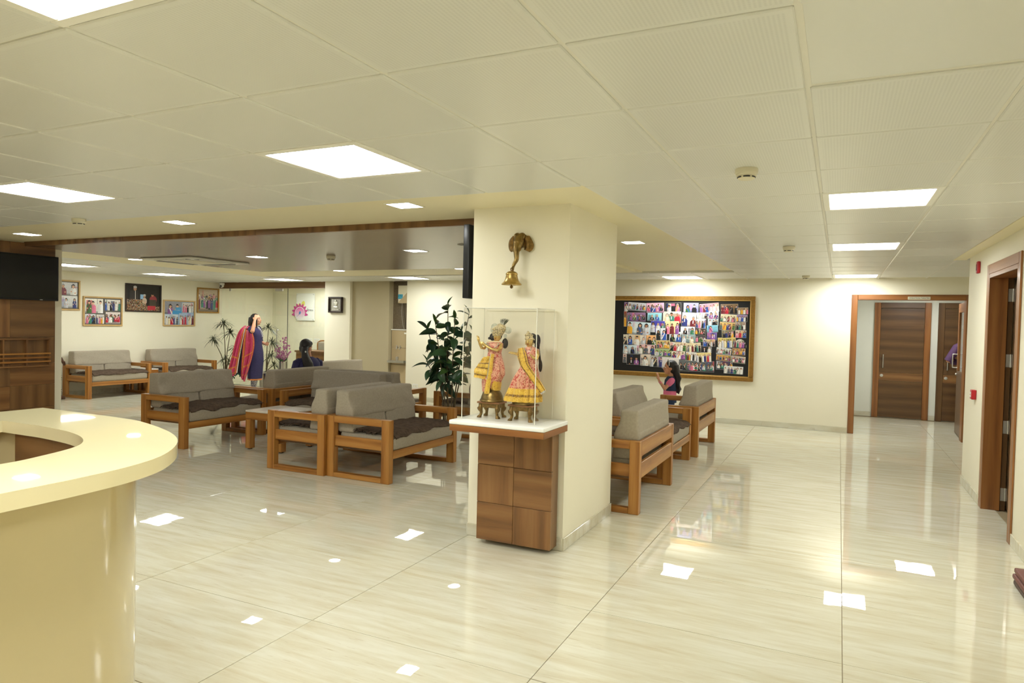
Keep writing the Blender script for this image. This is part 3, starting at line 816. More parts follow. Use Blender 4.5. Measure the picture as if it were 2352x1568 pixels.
# ------------------------------------------------------------------ wood clad column with television and rack
PX = -8.37
cl = thing('wood_cladding', 'dark veneer cladding in squares behind the wall television', 'panelling', (PX, 4.0, 0))
rows = [0.0, 0.42, 0.68, 0.93, 1.23, 1.68, 2.16, 2.30]; cols = [2.62, 3.55, 4.47, 4.955]
for i in range(len(rows) - 1):
    for j in range(len(cols) - 1):
        B(0.0005, 0.018, cols[j] - 4.0 + 0.0008, cols[j + 1] - 4.0 - 0.0008, rows[i] + 0.0008, rows[i + 1] - 0.0008, 0.0012, grain=1 + (i + j) % 2).build('wood_panel', TEAK_DARK if (i * 2 + j) % 3 else TEAK_MID, cl, smooth=False)
def television(name, label, loc, rotz, w, h, d, bk=0.03):
    t = thing(name, label, 'television', loc, rotz)       # screen faces local +x
    MB().rbox((0, 0, 0), (d / 2, w / 2, h / 2), 0.006, (2, 3, 3)).build('casing', BLACKPL, t)
    B(d / 2 + 0.0005, d / 2 + 0.002, -w / 2 + 0.014, w / 2 - 0.014, -h / 2 + 0.022, h / 2 - 0.012).build('screen', SCREEN, t, smooth=False)
    B(d / 2 + 0.0005, d / 2 + 0.0025, 0.24, 0.27, -h / 2 + 0.006, -h / 2 + 0.013).build('badge', SATIN, t, smooth=False)
    B(-d / 2 - bk, -d / 2 + 0.002, -0.2, 0.2, -0.12, 0.12, 0.004).build('wall_bracket', BLACKPL, t, smooth=False)
    return t
television('television', 'flat black television on the wood clad column', (PX + 0.018 + 0.048, 4.505, 1.91), 0, 0.90, 0.515, 0.035)
television('television', 'television mounted on pillar flank, seen edge-on', (-2.455, 4.79, 1.955), PI, 0.92, 0.535, 0.05, 0.079)
mg = thing('magazine_rack', 'empty wooden magazine rack on the cladding below the television', 'rack', (PX + 0.019, 4.38, 1.055))
for y in (-0.98, -0.735, -0.49, -0.245, 0.0, 0.245, 0.49):
    B(0, 0.045, y - 0.009, y + 0.009, -0.155, 0.155, 0.002, grain=2).build('divider', TEAK_MID, mg, smooth=False)
for z in (-0.155, 0.155):
    B(0, 0.045, -0.99, 0.499, z - 0.009, z + 0.009, 0.002, grain=1).build('rail', TEAK_MID, mg, smooth=False)
for z in (-0.012, -0.058, -0.104):
    B(0.0452, 0.053, -0.99, 0.499, z - 0.009, z + 0.009, 0.001, grain=1).build('slat', TEAK, mg, smooth=False)

# ------------------------------------------------------------------ display pedestal, case, stools
pd = thing('display_pedestal', 'wall pedestal with white top and six square teak panels', 'pedestal', (-1.935, 4.0, 0))
tx, ty0, ty1 = 0.337, -0.175, 0.235
MB().rbox((0, (ty0 + ty1) / 2, 0.864), (tx, (ty1 - ty0) / 2, 0.014), 0.008, (8, 4, 1)).build('white_top', WHITESS, pd)
B(-tx + 0.004, tx - 0.004, ty0 + 0.004, ty1, 0.808, 0.8495, 0.002, grain=0).build('apron', FRAMEWOOD, pd, smooth=False)
B(-0.272, 0.272, 0.142, 0.236, 0.032, 0.807).build('core', TEAK_DARK, pd, smooth=False)
for r in range(3):
    z0 = [0.030, 0.288, 0.548][r]; z1 = [0.288, 0.548, 0.807][r]
    for c in range(2):
        x0 = -0.2745 + 0.2745 * c
        B(x0 + 0.001, x0 + 0.2735, 0.118, 0.1415, z0 + 0.0012, z1 - 0.0012, 0.002, grain=0 if (r + c) % 2 == 0 else 2).build('wood_panel', TEAK_MID, pd, smooth=False)
dc = thing('display_case', 'clear acrylic case over the two dressed brass figures', 'display case', (-1.972, 4.075, 0.8785))
cw, cd, chh = 0.263, 0.145, 0.728
def pane(x0, x1, y0, y1, z0, z1): B(x0, x1, y0, y1, z0, z1).build('pane', ACRYLIC, dc, smooth=False)
pane(-cw, cw, -cd, -cd + 0.004, 0, chh); pane(-cw, -cw + 0.004, -cd + 0.0045, cd, 0, chh); pane(cw - 0.004, cw, -cd + 0.0045, cd, 0, chh); pane(-cw, cw, -cd, cd, chh + 0.0005, chh + 0.0045)
mb = MB()
for sx in (-1, 1):
    for sy in (-1, 1):
        r_ = 0.0014 if sy == 1 else 0.0021
        mb.box(sx * cw - r_, sx * cw + r_, sy * cd - r_, sy * cd + r_, 0, chh + 0.004)
for sy in (-1, 1): mb.box(-cw, cw, sy * cd - 0.002, sy * cd + 0.002, chh + 0.001, chh + 0.005)
for sx in (-1, 1): mb.box(sx * cw - 0.002, sx * cw + 0.002, -cd, cd, chh + 0.001, chh + 0.005)
mb.build('edge_bead', ACR_EDGE, dc, smooth=False)

def brass_stool(x, y, label, w=0.165, d=0.125, h=0.108, rz=0.0):
    t = thing('brass_stool', label, 'stool', (x, y, 0.8785), rz)
    B(-w / 2, w / 2, -d / 2, d / 2, h - 0.012, h, 0.003).build('stool_top', plain('copper_top', lin(150, 104, 72), 0.4, 0.6, var=0.2, vscale=40) if 'copper_top' not in bpy.data.materials else bpy.data.materials['copper_top'], t, smooth=False)
    mb = MB()
    a, b = w / 2 - 0.012, d / 2 - 0.012
    for (p, q, r, s) in ((-a, a, -b, -b + 0.006), (-a, a, b - 0.006, b), (-a, -a + 0.006, -b, b), (a - 0.006, a, -b, b)): mb.box(p, q, r, s, h - 0.040, h - 0.0125)
    mb.build('apron', BRASS_D, t, smooth=False)
    for sx in (-1, 1):
        for sy in (-1, 1):
            cx, cy = sx * (a - 0.008), sy * (b - 0.008)
            MB().loft([(cx + sx * o, cy + sy * o * 0.6, z, r, r) for z, r, o in ((0, 0.016, 0.008), (0.010, 0.015, 0.006), (0.020, 0.0095, -0.002), (0.036, 0.010, -0.004), (0.052, 0.017, 0.003), (0.066, 0.019, 0.004), (0.074, 0.014, 0.0), (h - 0.0125, 0.013, 0.0))], 12).build('leg', BRASS_D, t)
    return t
KX, KY, RXc, RYc = -2.092, 4.085, -1.845, 4.055
brass_stool(KX, KY, 'brass stool under the flute playing figure')
brass_stool(RXc, RYc, 'brass stool under the figure in the wide skirt', w=0.172)

U = 0.000503                                    # metres per unit of the sculptor's grid
def kz(y): return (1250 - y) * 0.000476
# flute player
kr = thing('deity_statue', 'dressed brass flute player with peacock crown and yellow shawl', 'statue', (KX, KY, 0.8785 + 0.1085), 0.10)
K = lambda x, y, d=0.0: ((x - 330) * U, d, kz(y))
MB().lathe([(0.080, 0.0), (0.083, 0.006), (0.080, 0.014), (0.076, 0.016), (0.072, 0.035), (0.062, 0.058), (0.045, 0.078), (0.022, 0.088), (0.001, 0.089)], seg=32).build('dome_base', BRASS, kr)
mb = MB()
mb.loft([(*K(330, 760)[:2], kz(760), .045, .035), (*K(345, 640)[:2], kz(640), .050, .035), (*K(350, 560)[:2], kz(560), .045, .03), (*K(350, 480)[:2], kz(480), .052, .032), (*K(352, 430)[:2], kz(430), .048, .028), (*K(370, 405)[:2], kz(405), .02, .02), (*K(385, 380)[:2], kz(380), .017, .017)], 16)
hx, hz = (390 - 330) * U, kz(335)
mb.ball((hx, -0.006, hz), (0.026, 0.027, 0.034), 14, 10); mb.ball((hx - 0.002, -0.014, hz - 0.016), (0.018, 0.018, 0.017), 12, 8)
mb.limb([(hx - 0.002, -0.034, hz + 0.008), (hx - 0.003, -0.040, hz - 0.006)], [0.003, 0.0055], 8)
# arms: both hands towards the flute at the figure's right
A1 = [K(255, 440, -0.01), K(222, 505, -0.03), K(200, 500, -0.045), K(178, 440, -0.055), K(172, 415, -0.058)]
mb.limb(A1, [.012, .011, .010, .008, .007], 10)
A2 = [K(450, 445, -0.01), K(455, 500, -0.035), K(430, 525, -0.05), K(360, 510, -0.062), K(300, 480, -0.066), K(270, 455, -0.066)]
mb.limb(A2, [.012, .012, .011, .009, .0075, .0065], 10)
def small_hand(mb, w, d, up, s):
    w = Vector(w); d = Vector(d).normalized(); up = Vector(up).normalized(); sd = d.cross(up).normalized()
    mb.limb([w, w + d * 0.016 * s], [0.0075 * s, 0.009 * s], 8)
    for k, l in enumerate((0.022, 0.026, 0.024, 0.018)):
        b = w + d * 0.020 * s + sd * (k - 1.5) * 0.0052 * s
        mb.limb([b - d * 0.004 * s, b + d * l * 0.5 * s + up * 0.002 * s, b + d * l * 0.8 * s - up * (0.007 * s)], [0.0030 * s, 0.0027 * s, 0.0022 * s], 6)
    mb.limb([w + d * 0.004 * s - sd * 0.006 * s, w + d * 0.014 * s - sd * 0.013 * s, w + d * 0.024 * s - sd * 0.012 * s], [0.0036 * s, 0.0032 * s, 0.0024 * s], 6)
small_hand(mb, K(172, 412, -0.058), (-0.2, -0.1, 1), (1, -0.3, 0.2), 1.05)
small_hand(mb, K(268, 452, -0.066), (-0.9, -0.1, 0.45), (0.2, -1, 0.2), 1.0)
union_mesh('body', mb, GILT, kr, 0.0028, 3)
for sx in (-1, 1):
    MB().ball((hx + sx * 0.010, -0.0315, hz + 0.006), (0.0045, 0.003, 0.0026), 10, 6).build('eye', WHITEPL, kr)
    MB().ball((hx + sx * 0.010, -0.0340, hz + 0.006), (0.0020, 0.0015, 0.0022), 8, 6).build('pupil', BLACK, kr)
MB().ball((hx - 0.002, -0.033, hz - 0.014), (0.006, 0.003, 0.0022), 10, 6).build('mouth', RED, kr)
MB().limb([K(292, 402, -0.05), K(470, 405, -0.05)], [.0032, .0032], 10).build('flute', plain('pale_flute', lin(236, 220, 170), 0.3, 0.3), kr)
# hair lobes, crown, discs, feather
mb = MB(); mb.ball((K(300, 345)[0], 0.022, kz(345)), (0.022, 0.015, 0.026)); mb.ball((K(480, 430)[0], 0.024, kz(430)), (0.022, 0.016, 0.035)); mb.ball((hx, 0.012, hz + 0.006), (0.028, 0.022, 0.032)); mb.ball((K(255, 365)[0], 0.02, kz(365)), (0.009, 0.008, 0.009))
mb.build('hair', HAIR, kr)
mb = MB()
mb.loft([(hx, 0.0, kz(322), .031, .030), (hx + .003, 0, kz(285), .042, .034), (hx + .008, 0, kz(240), .052, .033), (hx + .012, .002, kz(200), .046, .028), (hx + .018, .004, kz(165), .026, .018), (hx + .02, .004, kz(150), .008, .008)], 20)
for a in range(14):
    th = PI + PI * a / 13; mb.ball((hx + 0.031 * math.cos(th), 0.031 * math.sin(th), kz(312) + 0.004 * math.cos(a * 2.1)), 0.0052, 8, 6)
for a in range(12):
    th = PI + PI * a / 11; mb.ball((hx + 0.002 + 0.037 * math.cos(th), 0.033 * math.sin(th), kz(278)), 0.0058, 8, 6)
for a in range(9):
    th = PI * 1.1 + PI * 0.8 * a / 8; mb.ball((hx + 0.008 + 0.052 * math.cos(th), 0.034 * math.sin(th), kz(232)), 0.006, 8, 6)
mb.build('crown', BEAD, kr)
Ry90 = Matrix.Rotation(PI / 2, 4, 'X')
for (x, y, r, dd) in ((355, 205, 0.026, -0.012), (540, 245, 0.024, -0.004), (330, 250, 0.015, -0.02), (505, 325, 0.014, -0.01)):
    MB().lathe([(0.001, 0.006), (r * 0.5, 0.006), (r * 0.55, 0.003), (r * 0.92, 0.003), (r, 0.0), (r * 0.9, -0.004), (0.001, -0.004)], seg=20, M=Matrix.Translation(K(x, y, dd)) @ Ry90).build('crown_disc', PEARL, kr)
ft = plain('peacock_feather', lin(92, 96, 78), 0.4, 0.2, var=0.5, vscale=60)
mb = MB()
for k in range(15):
    a = -0.55 + 1.1 * k / 14; b = Vector(K(462, 190, 0.0)); tip = b + Vector((0.062 * math.sin(a) + 0.010, 0.002 * (k % 3), 0.052 * math.cos(a)))
    mid = (b + tip) / 2 + Vector((0.008 * a, 0, 0.004)); mb.tube([b, mid, tip], [0.0022, 0.0030, 0.0008], 5)
mb.build('feather', ft, kr)
mb = MB()
for k in range(4):
    a = -0.5 + 0.3 * k; b = Vector(K(462, 190, -0.004)); mb.tube([b, b + Vector((0.030 * math.sin(a), -0.004, 0.034)), b + Vector((0.064 * math.sin(a) + 0.006, -0.004, 0.054))], [0.0016, 0.0013, 0.0006], 5)
mb.build('feather_shaft', WHITEPL, kr)
# clothes
def kring(y, x0, x1, d, am=0.0, nf=9, ph=0.0): return ((x0 + x1) / 2 * U - 330 * U, 0.0, kz(y), (x1 - x0) / 2 * U, d, am, nf, ph)
MB().loft([kring(568, 272, 445, .042), kring(520, 268, 455, .044), kring(470, 240, 472, .043), kring(430, 232, 470, .036), kring(410, 290, 440, .026), kring(402, 330, 425, .020)], 28).build('tunic', SILK_RED, kr)
MB().loft([kring(1120, 195, 330, .030, .06), kring(1060, 190, 400, .045, .05), kring(990, 188, 440, .056, .05), kring(930, 195, 468, .060, .05), kring(870, 205, 498, .060, .09, 9, 1), kring(800, 228, 492, .056, .09, 9, 1.4), kring(700, 240, 472, .052, .08, 9, 2), kring(620, 252, 455, .046, .04, 9, 2), kring(560, 262, 445, .042, .02)], 40).build('dhoti', SILK_RED, kr)
MB().loft([kring(1092, 300, 446, .036, .05), kring(1040, 312, 450, .044, .05), kring(985, 325, 452, .052, .05), kring(955, 335, 440, .050, .05)], 32).build('dhoti_border', SILK_YEL, kr)
def shawl(u, v):   # draped cloth swinging out to the side; u across, v down
    xa = 245 + (112 - 245) * min(1, v * 1.5) - 6 * max(0, v - 0.66) * 3; ya = 630 + (800 - 630) * min(1, v * 1.5) + (915 - 800) * max(0, v - 0.66) * 3
    xb = 372 + (300 - 372) * v; yb = 600 + (940 - 600) * v
    x = xa + (xb - xa) * u; y = ya + (yb - ya) * u
    return K(x, y, -0.052 - 0.010 * math.sin(u * PI) - 0.005 * math.sin(v * 19) - 0.004 * math.sin(u * 14 + v * 6))
mb = MB(); mb.grid(shawl, 18, 22, thick=0.004); mb.build('shawl', SILK_YEL, kr, angle=60)
mb = MB()
for va in (0.30, 0.52, 0.82):
    mb.grid(lambda u, v: tuple(Vector(shawl(u, va + 0.055 * v)) + Vector((0, -0.0058, 0))), 16, 2, thick=0.001)
mb.build('shawl_band', SILK_BAND, kr)
def sash(u, v):
    x = 372 - 70 * v + 58 * (u - 0.5) * (0.75 + 0.4 * v); y = 575 + 560 * v
    return K(x, y, -0.066 + 0.006 * math.cos(u * PI * 2) - 0.003 * math.sin(v * 9))
MB().grid(sash, 6, 24, thick=0.004).build('sash', SILK_YEL, kr, angle=60)
mb = MB(); mb.tube([tuple(Vector(sash(0.02, v / 14)) + Vector((0, -0.006, 0))) for v in range(10)], 0.0038, 6); mb.build('silver_trim', SATIN, kr)
mb = MB()
for k in range(16):
    a = PI + PI * k / 15; mb.ball((K(360, 440)[0] + 0.036 * math.cos(a), -0.040, kz(430) + 0.030 * math.sin(a)), 0.0035, 8, 6)
mb.ball(K(265, 445, -0.05), 0.010, 10, 8); mb.ball(K(285, 470, -0.055), 0.007, 8, 6)
mb.build('necklace', PEARL, kr)

# companion in the wide skirt
rd = thing('deity_statue', 'dressed brass female figure in red pleated skirt and yellow sash', 'statue', (RXc, RYc, 0.8785 + 0.1085), 0.06)
def rz_(y): return (1272 - y) * 0.000476
Rp = lambda x, y, d=0.0: ((x - 745) * U, d, rz_(y))
MB().lathe([(0.072, 0.0), (0.076, 0.006), (0.074, 0.014), (0.066, 0.018), (0.06, 0.034), (0.02, 0.04), (0.001, 0.04)], seg=32).build('dome_base', BRASS, rd)
hx2, hz2 = (812 - 745) * U, rz_(410)
mb = MB()
mb.loft([(0.02, 0, rz_(1236), .03, .03), (0.025, 0, rz_(900), .035, .03), (0.03, 0, rz_(700), .040, .03), (0.035, 0, rz_(600), .046, .032), (0.036, 0, rz_(530), .048, .03), (0.036, 0, rz_(490), .022, .02), (0.034, 0, rz_(460), .015, .015)], 16)
mb.ball((hx2, -0.006, hz2), (0.027, 0.027, 0.036), 14, 10); mb.ball((hx2 - 0.001, -0.013, hz2 - 0.018), (0.018, 0.018, 0.016), 12, 8)
mb.limb([(hx2 - 0.001, -0.034, hz2 + 0.006), (hx2 - 0.002, -0.040, hz2 - 0.008)], [0.003, 0.0055], 8)
mb.limb([Rp(720, 520, -0.01), Rp(700, 570, -0.03), Rp(690, 585, -0.045), Rp(650, 575, -0.058)], [.014, .013, .011, .009], 10)
mb.limb([Rp(910, 530, -0.005), Rp(940, 590, -0.02), Rp(935, 640, -0.035), Rp(905, 625, -0.055)], [.014, .013, .012, .010], 10)
small_hand(mb, Rp(648, 574, -0.058), (-1, -0.2, 0.15), (0, -0.5, 1), 1.0)
small_hand(mb, Rp(903, 622, -0.056), (-0.4, -0.6, 0.7), (-0.5, -0.6, -0.3), 0.9)
union_mesh('body', mb, GILT, rd, 0.0028, 3)
for sx in (-1, 1):
    MB().ball((hx2 + sx * 0.010, -0.0315, hz2 + 0.004), (0.0045, 0.003, 0.0026), 10, 6).build('eye', WHITEPL, rd)
    MB().ball((hx2 + sx * 0.010, -0.0340, hz2 + 0.004), (0.0020, 0.0015, 0.0022), 8, 6).build('pupil', BLACK, rd)
MB().ball((hx2 - 0.001, -0.032, hz2 - 0.017), (0.006, 0.003, 0.0022), 10, 6).build('mouth', RED, rd)
mb = MB()
mb.ball((hx2 + 0.012, 0.016, hz2 + 0.018), (0.033, 0.024, 0.036)); mb.ball((K(0, 0)[0] * 0 + (905 - 745) * U, 0.02, rz_(400)), (0.020, 0.016, 0.042)); mb.ball(((900 - 745) * U, 0.022, rz_(460)), (0.018, 0.015, 0.034)); mb.ball(((945 - 745) * U, 0.030, rz_(740)), (0.013, 0.012, 0.040))
mb.tube([((900 - 745) * U, 0.022, rz_(460)), ((925 - 745) * U, 0.03, rz_(600)), ((945 - 745) * U, 0.032, rz_(740))], [0.014, 0.008, 0.010], 10)
mb.build('hair', HAIR, rd)
mb = MB()
mb.loft([(hx2 - .002, 0, rz_(385), .029, .029), (hx2 - .004, 0, rz_(350), .028, .028), (hx2 - .008, 0, rz_(310), .022, .022), (hx2 - .012, 0, rz_(285), .010, .010), (hx2 - .014, 0, rz_(268), .003, .003)], 18)
for a in range(11):
    th = PI + PI * a / 10; mb.ball((hx2 + 0.030 * math.cos(th), 0.030 * math.sin(th), rz_(375) + 0.003 * math.cos(a * 2.2)), 0.0048, 8, 6)
for a in range(8):
    th = PI * 1.05 + PI * 0.9 * a / 7; mb.ball((hx2 - 0.006 + 0.026 * math.cos(th), 0.026 * math.sin(th), rz_(325)), 0.005, 8, 6)
for s in (-1, 1): mb.ball((hx2 + s * 0.027, -0.006, hz2 - 0.012), (0.005, 0.005, 0.010), 8, 6)
mb.build('crown', BEAD, rd)
def rring(y, x0, x1, d, am=0.0, nf=17, ph=0.0): return ((x0 + x1) / 2 * U - 745 * U, 0.0, rz_(y), (x1 - x0) / 2 * U, d, am, nf, ph)
MB().loft([rring(735, 715, 905, .042), rring(690, 715, 915, .043), rring(620, 700, 935, .046), rring(560, 694, 945, .044), rring(515, 705, 940, .034), rring(490, 760, 890, .022), rring(478, 785, 862, .018)], 28).build('bodice', SILK_RED, rd)
MB().loft([rring(1052, 555, 962, .082, .075), rring(950, 595, 950, .074, .075), rring(860, 640, 935, .064, .065), rring(780, 685, 920, .052, .045), rring(700, 715, 908, .044, .01)], 84).build('skirt', SILK_RED, rd)
MB().loft([rring(1228, 488, 980, .098, .075), rring(1200, 490, 978, .098, .08), rring(1130, 520, 972, .091, .078), rring(1048, 553, 963, .0835, .075)], 84).build('skirt_border', SILK_YEL, rd)
MB().loft([rring(1158, 506, 976, .0955, .078), rring(1128, 519, 974, .0925, .077)], 84, cap=False).build('skirt_band', SILK_BAND, rd)
def rsash(u, v):
    pts = [(735, 500), (755, 600), (790, 720), (880, 850), (985, 985), (1060, 1085)]
    wd = [75, 115, 105, 90, 95, 82]
    f = v * 5; i = min(4, int(f)); g = f - i
    x = pts[i][0] + (pts[i + 1][0] - pts[i][0]) * g; y = pts[i][1] + (pts[i + 1][1] - pts[i][1]) * g; w = wd[i] + (wd[i + 1] - wd[i]) * g
    dx, dy = pts[i + 1][0] - pts[i][0], pts[i + 1][1] - pts[i][1]; l = math.hypot(dx, dy)
    a = (u - 0.5) * w; x += -dy / l * a * -1; y += dx / l * a * -1
    dep = -0.052 - 0.012 * math.sin(min(1, v * 1.3) * PI) - 0.014 * max(0, v - 0.6) - 0.004 * math.sin(u * 9 + v * 4)
    return Rp(x, y, dep)
MB().grid(rsash, 10, 36, thick=0.004).build('sash', SILK_YEL, rd, angle=60)
mb = MB()
for ua in (0.04, 0.80): mb.grid(lambda u, v: tuple(Vector(rsash(ua + 0.14 * u, v)) + Vector((0, -0.0060, 0))), 2, 34, thick=0.001)
mb.build('sash_band', SILK_BAND, rd)
MB().grid(lambda u, v: tuple(Vector(rsash(u, 0.97 + 0.035 * v)) + Vector((0, -0.0060, 0))), 8, 3, thick=0.002).build('silver_trim', SATIN, rd)
mb = MB()
for k in range(12):
    a = PI + PI * k / 11; mb.ball(((815 - 745) * U + 0.022 * math.cos(a), -0.036, rz_(495) + 0.022 * math.sin(a)), 0.0034, 8, 6)
mb.build('necklace', PEARL, rd)

# ------------------------------------------------------------------ elephant bracket and bell
eb = thing('wall_bracket', 'brass elephant head bracket holding the bell on the pillar', 'bracket', (-1.967, 4.25, 2.035))
mb = MB()
mb.ball((0, -0.028, 0.040), (0.045, 0.045, 0.050), 18, 12); mb.ball((-0.017, -0.050, 0.064), (0.027, 0.028, 0.027), 14, 10); mb.ball((0.017, -0.050, 0.064), (0.027, 0.028, 0.027), 14, 10)
mb.limb([(0, -0.055, 0.05), (0, -0.070, 0.015), (0, -0.080, -0.015)], [0.036, 0.036, 0.027], 16)
for q in (-1, 1): mb.ball((q * 0.026, -0.066, 0.030), (0.015, 0.016, 0.018), 10, 8)
trunk = catmull([(0, -0.075, 0.02), (0.000, -0.094, -0.018), (0.003, -0.104, -0.060), (0.007, -0.110, -0.096), (-0.003, -0.118, -0.122), (-0.010, -0.124, -0.146), (-0.008, -0.132, -0.170)], 4)
mb.limb(trunk, [0.030 - 0.022 * (i / (len(trunk) - 1)) ** 0.6 for i in range(len(trunk))], 14)
for q in (-1, 1): mb.limb([(q * 0.020, -0.080, -0.012), (q * 0.027, -0.096, -0.030), (q * 0.025, -0.108, -0.042)], [0.009, 0.007, 0.0035], 8)
union_mesh('head', mb, BRASS, eb, 0.0035, 2)
for q in (-1, 1):
    def ear(u, v, q=q):
        # fan shaped ear: u runs out from the head, v from top to bottom
        w = 0.052 * math.sin(PI * (0.12 + 0.80 * (1 - v) ** 0.8)) ** 0.7
        x = 0.036 + w * u; z = 0.066 - 0.092 * v + 0.012 * u * (1 - v) - 0.010 * u
        y = -0.040 + 0.020 * u * u - 0.010 * math.sin(PI * u) * (1 if u < 0.7 else 0.6) - 0.006 * math.sin(7 * v)
        return (q * x, y - (0.016 * u if q < 0 else 0), z)
    MB().grid(ear, 10, 12, thick=0.005 * q).build('ear', BRASS_D, eb, angle=60)
    MB().lathe([(0.0105, 0), (0.010, 0.003), (0.0065, 0.0025), (0.0055, 0.005), (0.001, 0.006)], seg=16, M=Matrix.Translation((q * 0.030, -0.078, 0.034)) @ Matrix.Rotation(PI / 2, 4, 'X') @ Matrix.Rotation(q * 0.7, 4, 'Y')).build('eye', BRASS_D, eb)
B(-0.028, 0.028, -0.012, 0.0, -0.005, 0.082, 0.004).build('back_plate', BRASS_D, eb, smooth=False)
bl = thing('bell', 'brass temple bell hanging from the elephant trunk', 'bell', (-1.979, 4.112, 1.768))
MB().lathe([(0.062, 0.004), (0.067, 0.0), (0.068, 0.004), (0.062, 0.012), (0.055, 0.018), (0.053, 0.022), (0.046, 0.032), (0.041, 0.048), (0.039, 0.060), (0.0375, 0.066), (0.041, 0.069), (0.041, 0.073), (0.036, 0.080), (0.026, 0.088), (0.012, 0.093), (0.001, 0.094)], seg=36).build('bell_body', BRASS_L, bl)
mb = MB()
for k in range(17):
    a = 2 * PI * k / 16
    if k < 16: mb.tube([(0.009 * math.cos(a), 0, 0.104 + 0.010 * math.sin(a)), (0.009 * math.cos(a + 2 * PI / 16), 0, 0.104 + 0.010 * math.sin(a + 2 * PI / 16))], 0.0035, 6)
mb.build('hanging_loop', BRASS_D, bl)
MB().tube([(0, 0, 0.05), (0, 0, -0.006)], 0.003, 8).ball((0, 0, -0.013), 0.011, 12, 8).build('clapper', BRASS_D, bl)
mb = MB()
for k in range(12):
    a = 2 * PI * k / 12; b = 2 * PI * (k + 1) / 12
    mb.tube([(0.006, 0.010 * math.cos(a) , 0.113 + 0.010 * math.sin(a)), (0.006, 0.010 * math.cos(b), 0.113 + 0.010 * math.sin(b))], 0.003, 6)
mb.build('ring', BRASS_D, bl)

# ------------------------------------------------------------------ doors and openings
def hinge_mesh():
    mb = MB(); mb.box(-0.034, -0.002, 0, 0.003, -0.055, 0.055); mb.box(0.002, 0.034, 0, 0.003, -0.055, 0.055)
    mb.tube([(0, 0.002, -0.056), (0, 0.002, 0.056)], 0.006, 8)
    for z in (-0.035, 0, 0.035):
        for x in (-0.02, 0.02): mb.lathe([(0.005, -0.001), (0.005, 0.0)], (x, 0, z), 8, M=None)
    return mb.mesh('hinge', SATIN, False)
HINGE = hinge_mesh()
def pull_handle(name, parent, p, h, nrm, mat=SATIN, r=0.009, out=0.045):
    n = Vector(nrm); a = Vector(p) + Vector((0, 0, -h / 2)); b = Vector(p) + Vector((0, 0, h / 2))
    MB().tube(catmull([a, a + n * out * 0.8, a + n * out + Vector((0, 0, 0.02)), b + n * out - Vector((0, 0, 0.02)), b + n * out * 0.8, b], 4), r, 10).build(name, mat, parent)
# door_1: side room door in the corridor wall, standing open
d1 = struct(link('door_1', None))
mb = lambda *a, **k: B(*a, **k)
B(XR - 0.014, XR - 0.0005, 7.125, 7.205, 0.0, 2.115, 0.004, grain=2).build('casing', FRAMEWOOD, d1, smooth=False)
B(XR - 0.014, XR - 0.0005, 5.965, 6.030, 0.0, 2.115, 0.004, grain=2).build('casing', FRAMEWOOD, d1, smooth=False)
B(XR - 0.014, XR - 0.0005, 6.031, 7.124, 2.03, 2.115, 0.004, grain=1).build('casing', FRAMEWOOD, d1, smooth=False)
B(XR - 0.014, RX1 - 0.018, 7.085, 7.1195, 0.0, 2.03, 0.002, grain=2).build('jamb', FRAMEWOOD, d1, smooth=False)
B(RX1 - 0.0175, RX1 + 0.025, 7.105, 7.1195, 0.0, 2.03, 0.002, grain=2).build('jamb', DOORWOOD, d1, smooth=False)
B(XR - 0.014, RX1 + 0.02, 6.031, 6.060, 0.0, 2.03, 0.002, grain=2).build('jamb', FRAMEWOOD, d1, smooth=False)
B(XR - 0.014, RX1 + 0.02, 6.061, 7.084, 1.995, 2.03, 0.002, grain=1).build('head_jamb', FRAMEWOOD, d1, smooth=False)
lf = B(0, 0.92, -0.04, 0.0, 0.012, 1.985, 0.003, grain=0).build('leaf', DOORWOOD, d1, (RX1 + 0.032, 7.112, 0), math.radians(2), smooth=False)
for z in (0.14, 0.72, 1.29, 1.85):
    o = link('hinge', HINGE, d1, (RX1 + 0.022, 7.104, z)); o.rotation_euler = (PI, 0, 0)
# door_4: cased opening to the operation theatre lobby
d4 = struct(link('door_4', None))
for (x0, x1) in ((0.15, 0.232), (1.578, 1.66)):
    B(x0, x1, YF - 0.022, YF + 0.155, 0.0, 2.055, 0.005, grain=2).build('jamb', FRAMEWOOD, d4, smooth=False)
B(0.233, 1.577, YF - 0.022, YF + 0.155, 1.978, 2.055, 0.005, grain=0).build('head_jamb', FRAMEWOOD, d4, smooth=False)
pl = B(0.868, 1.146, YF - 0.028, YF - 0.0225, 1.984, 2.026, 0.001).build('name_plate', IVORYPL, d4, smooth=False)
text('lettering', 'OPERATION THEATRE', 0.0255, BLACKPL, pl, facing((1.007, YF - 0.0288, 2.005), (1, 0, 0), (0, 0, 1)))
ang = math.radians(88)
lf = link('leaf', None, d4, (1.60, YF + 0.16, 0), ang)
B(0.0, 0.86, -0.04, 0.0, 0.01, 0.95, 0.003, grain=2).build('lower_panel', DOORWOOD, lf, smooth=False)
B(0.0, 0.09, -0.04, 0.0, 0.951, 1.965, 0.003, grain=2).build('stile', FRAMEWOOD, lf, smooth=False)
B(0.77, 0.86, -0.04, 0.0, 0.951, 1.965, 0.003, grain=2).build('stile', FRAMEWOOD, lf, smooth=False)
B(0.091, 0.769, -0.04, 0.0, 1.83, 1.965, 0.003, grain=0).build('top_rail', FRAMEWOOD, lf, smooth=False)
B(0.0905, 0.7695, -0.024, -0.016, 0.951, 1.83).build('pane', GLASS, lf, smooth=False)
pull_handle('handle', lf, (0.80, 0.0, 1.10), 0.20, (0, 1, 0), r=0.008, out=0.06)
MB().ball((0.82, 0.008, 0.90), 0.016, 10, 8).build('lock', SATIN, lf)
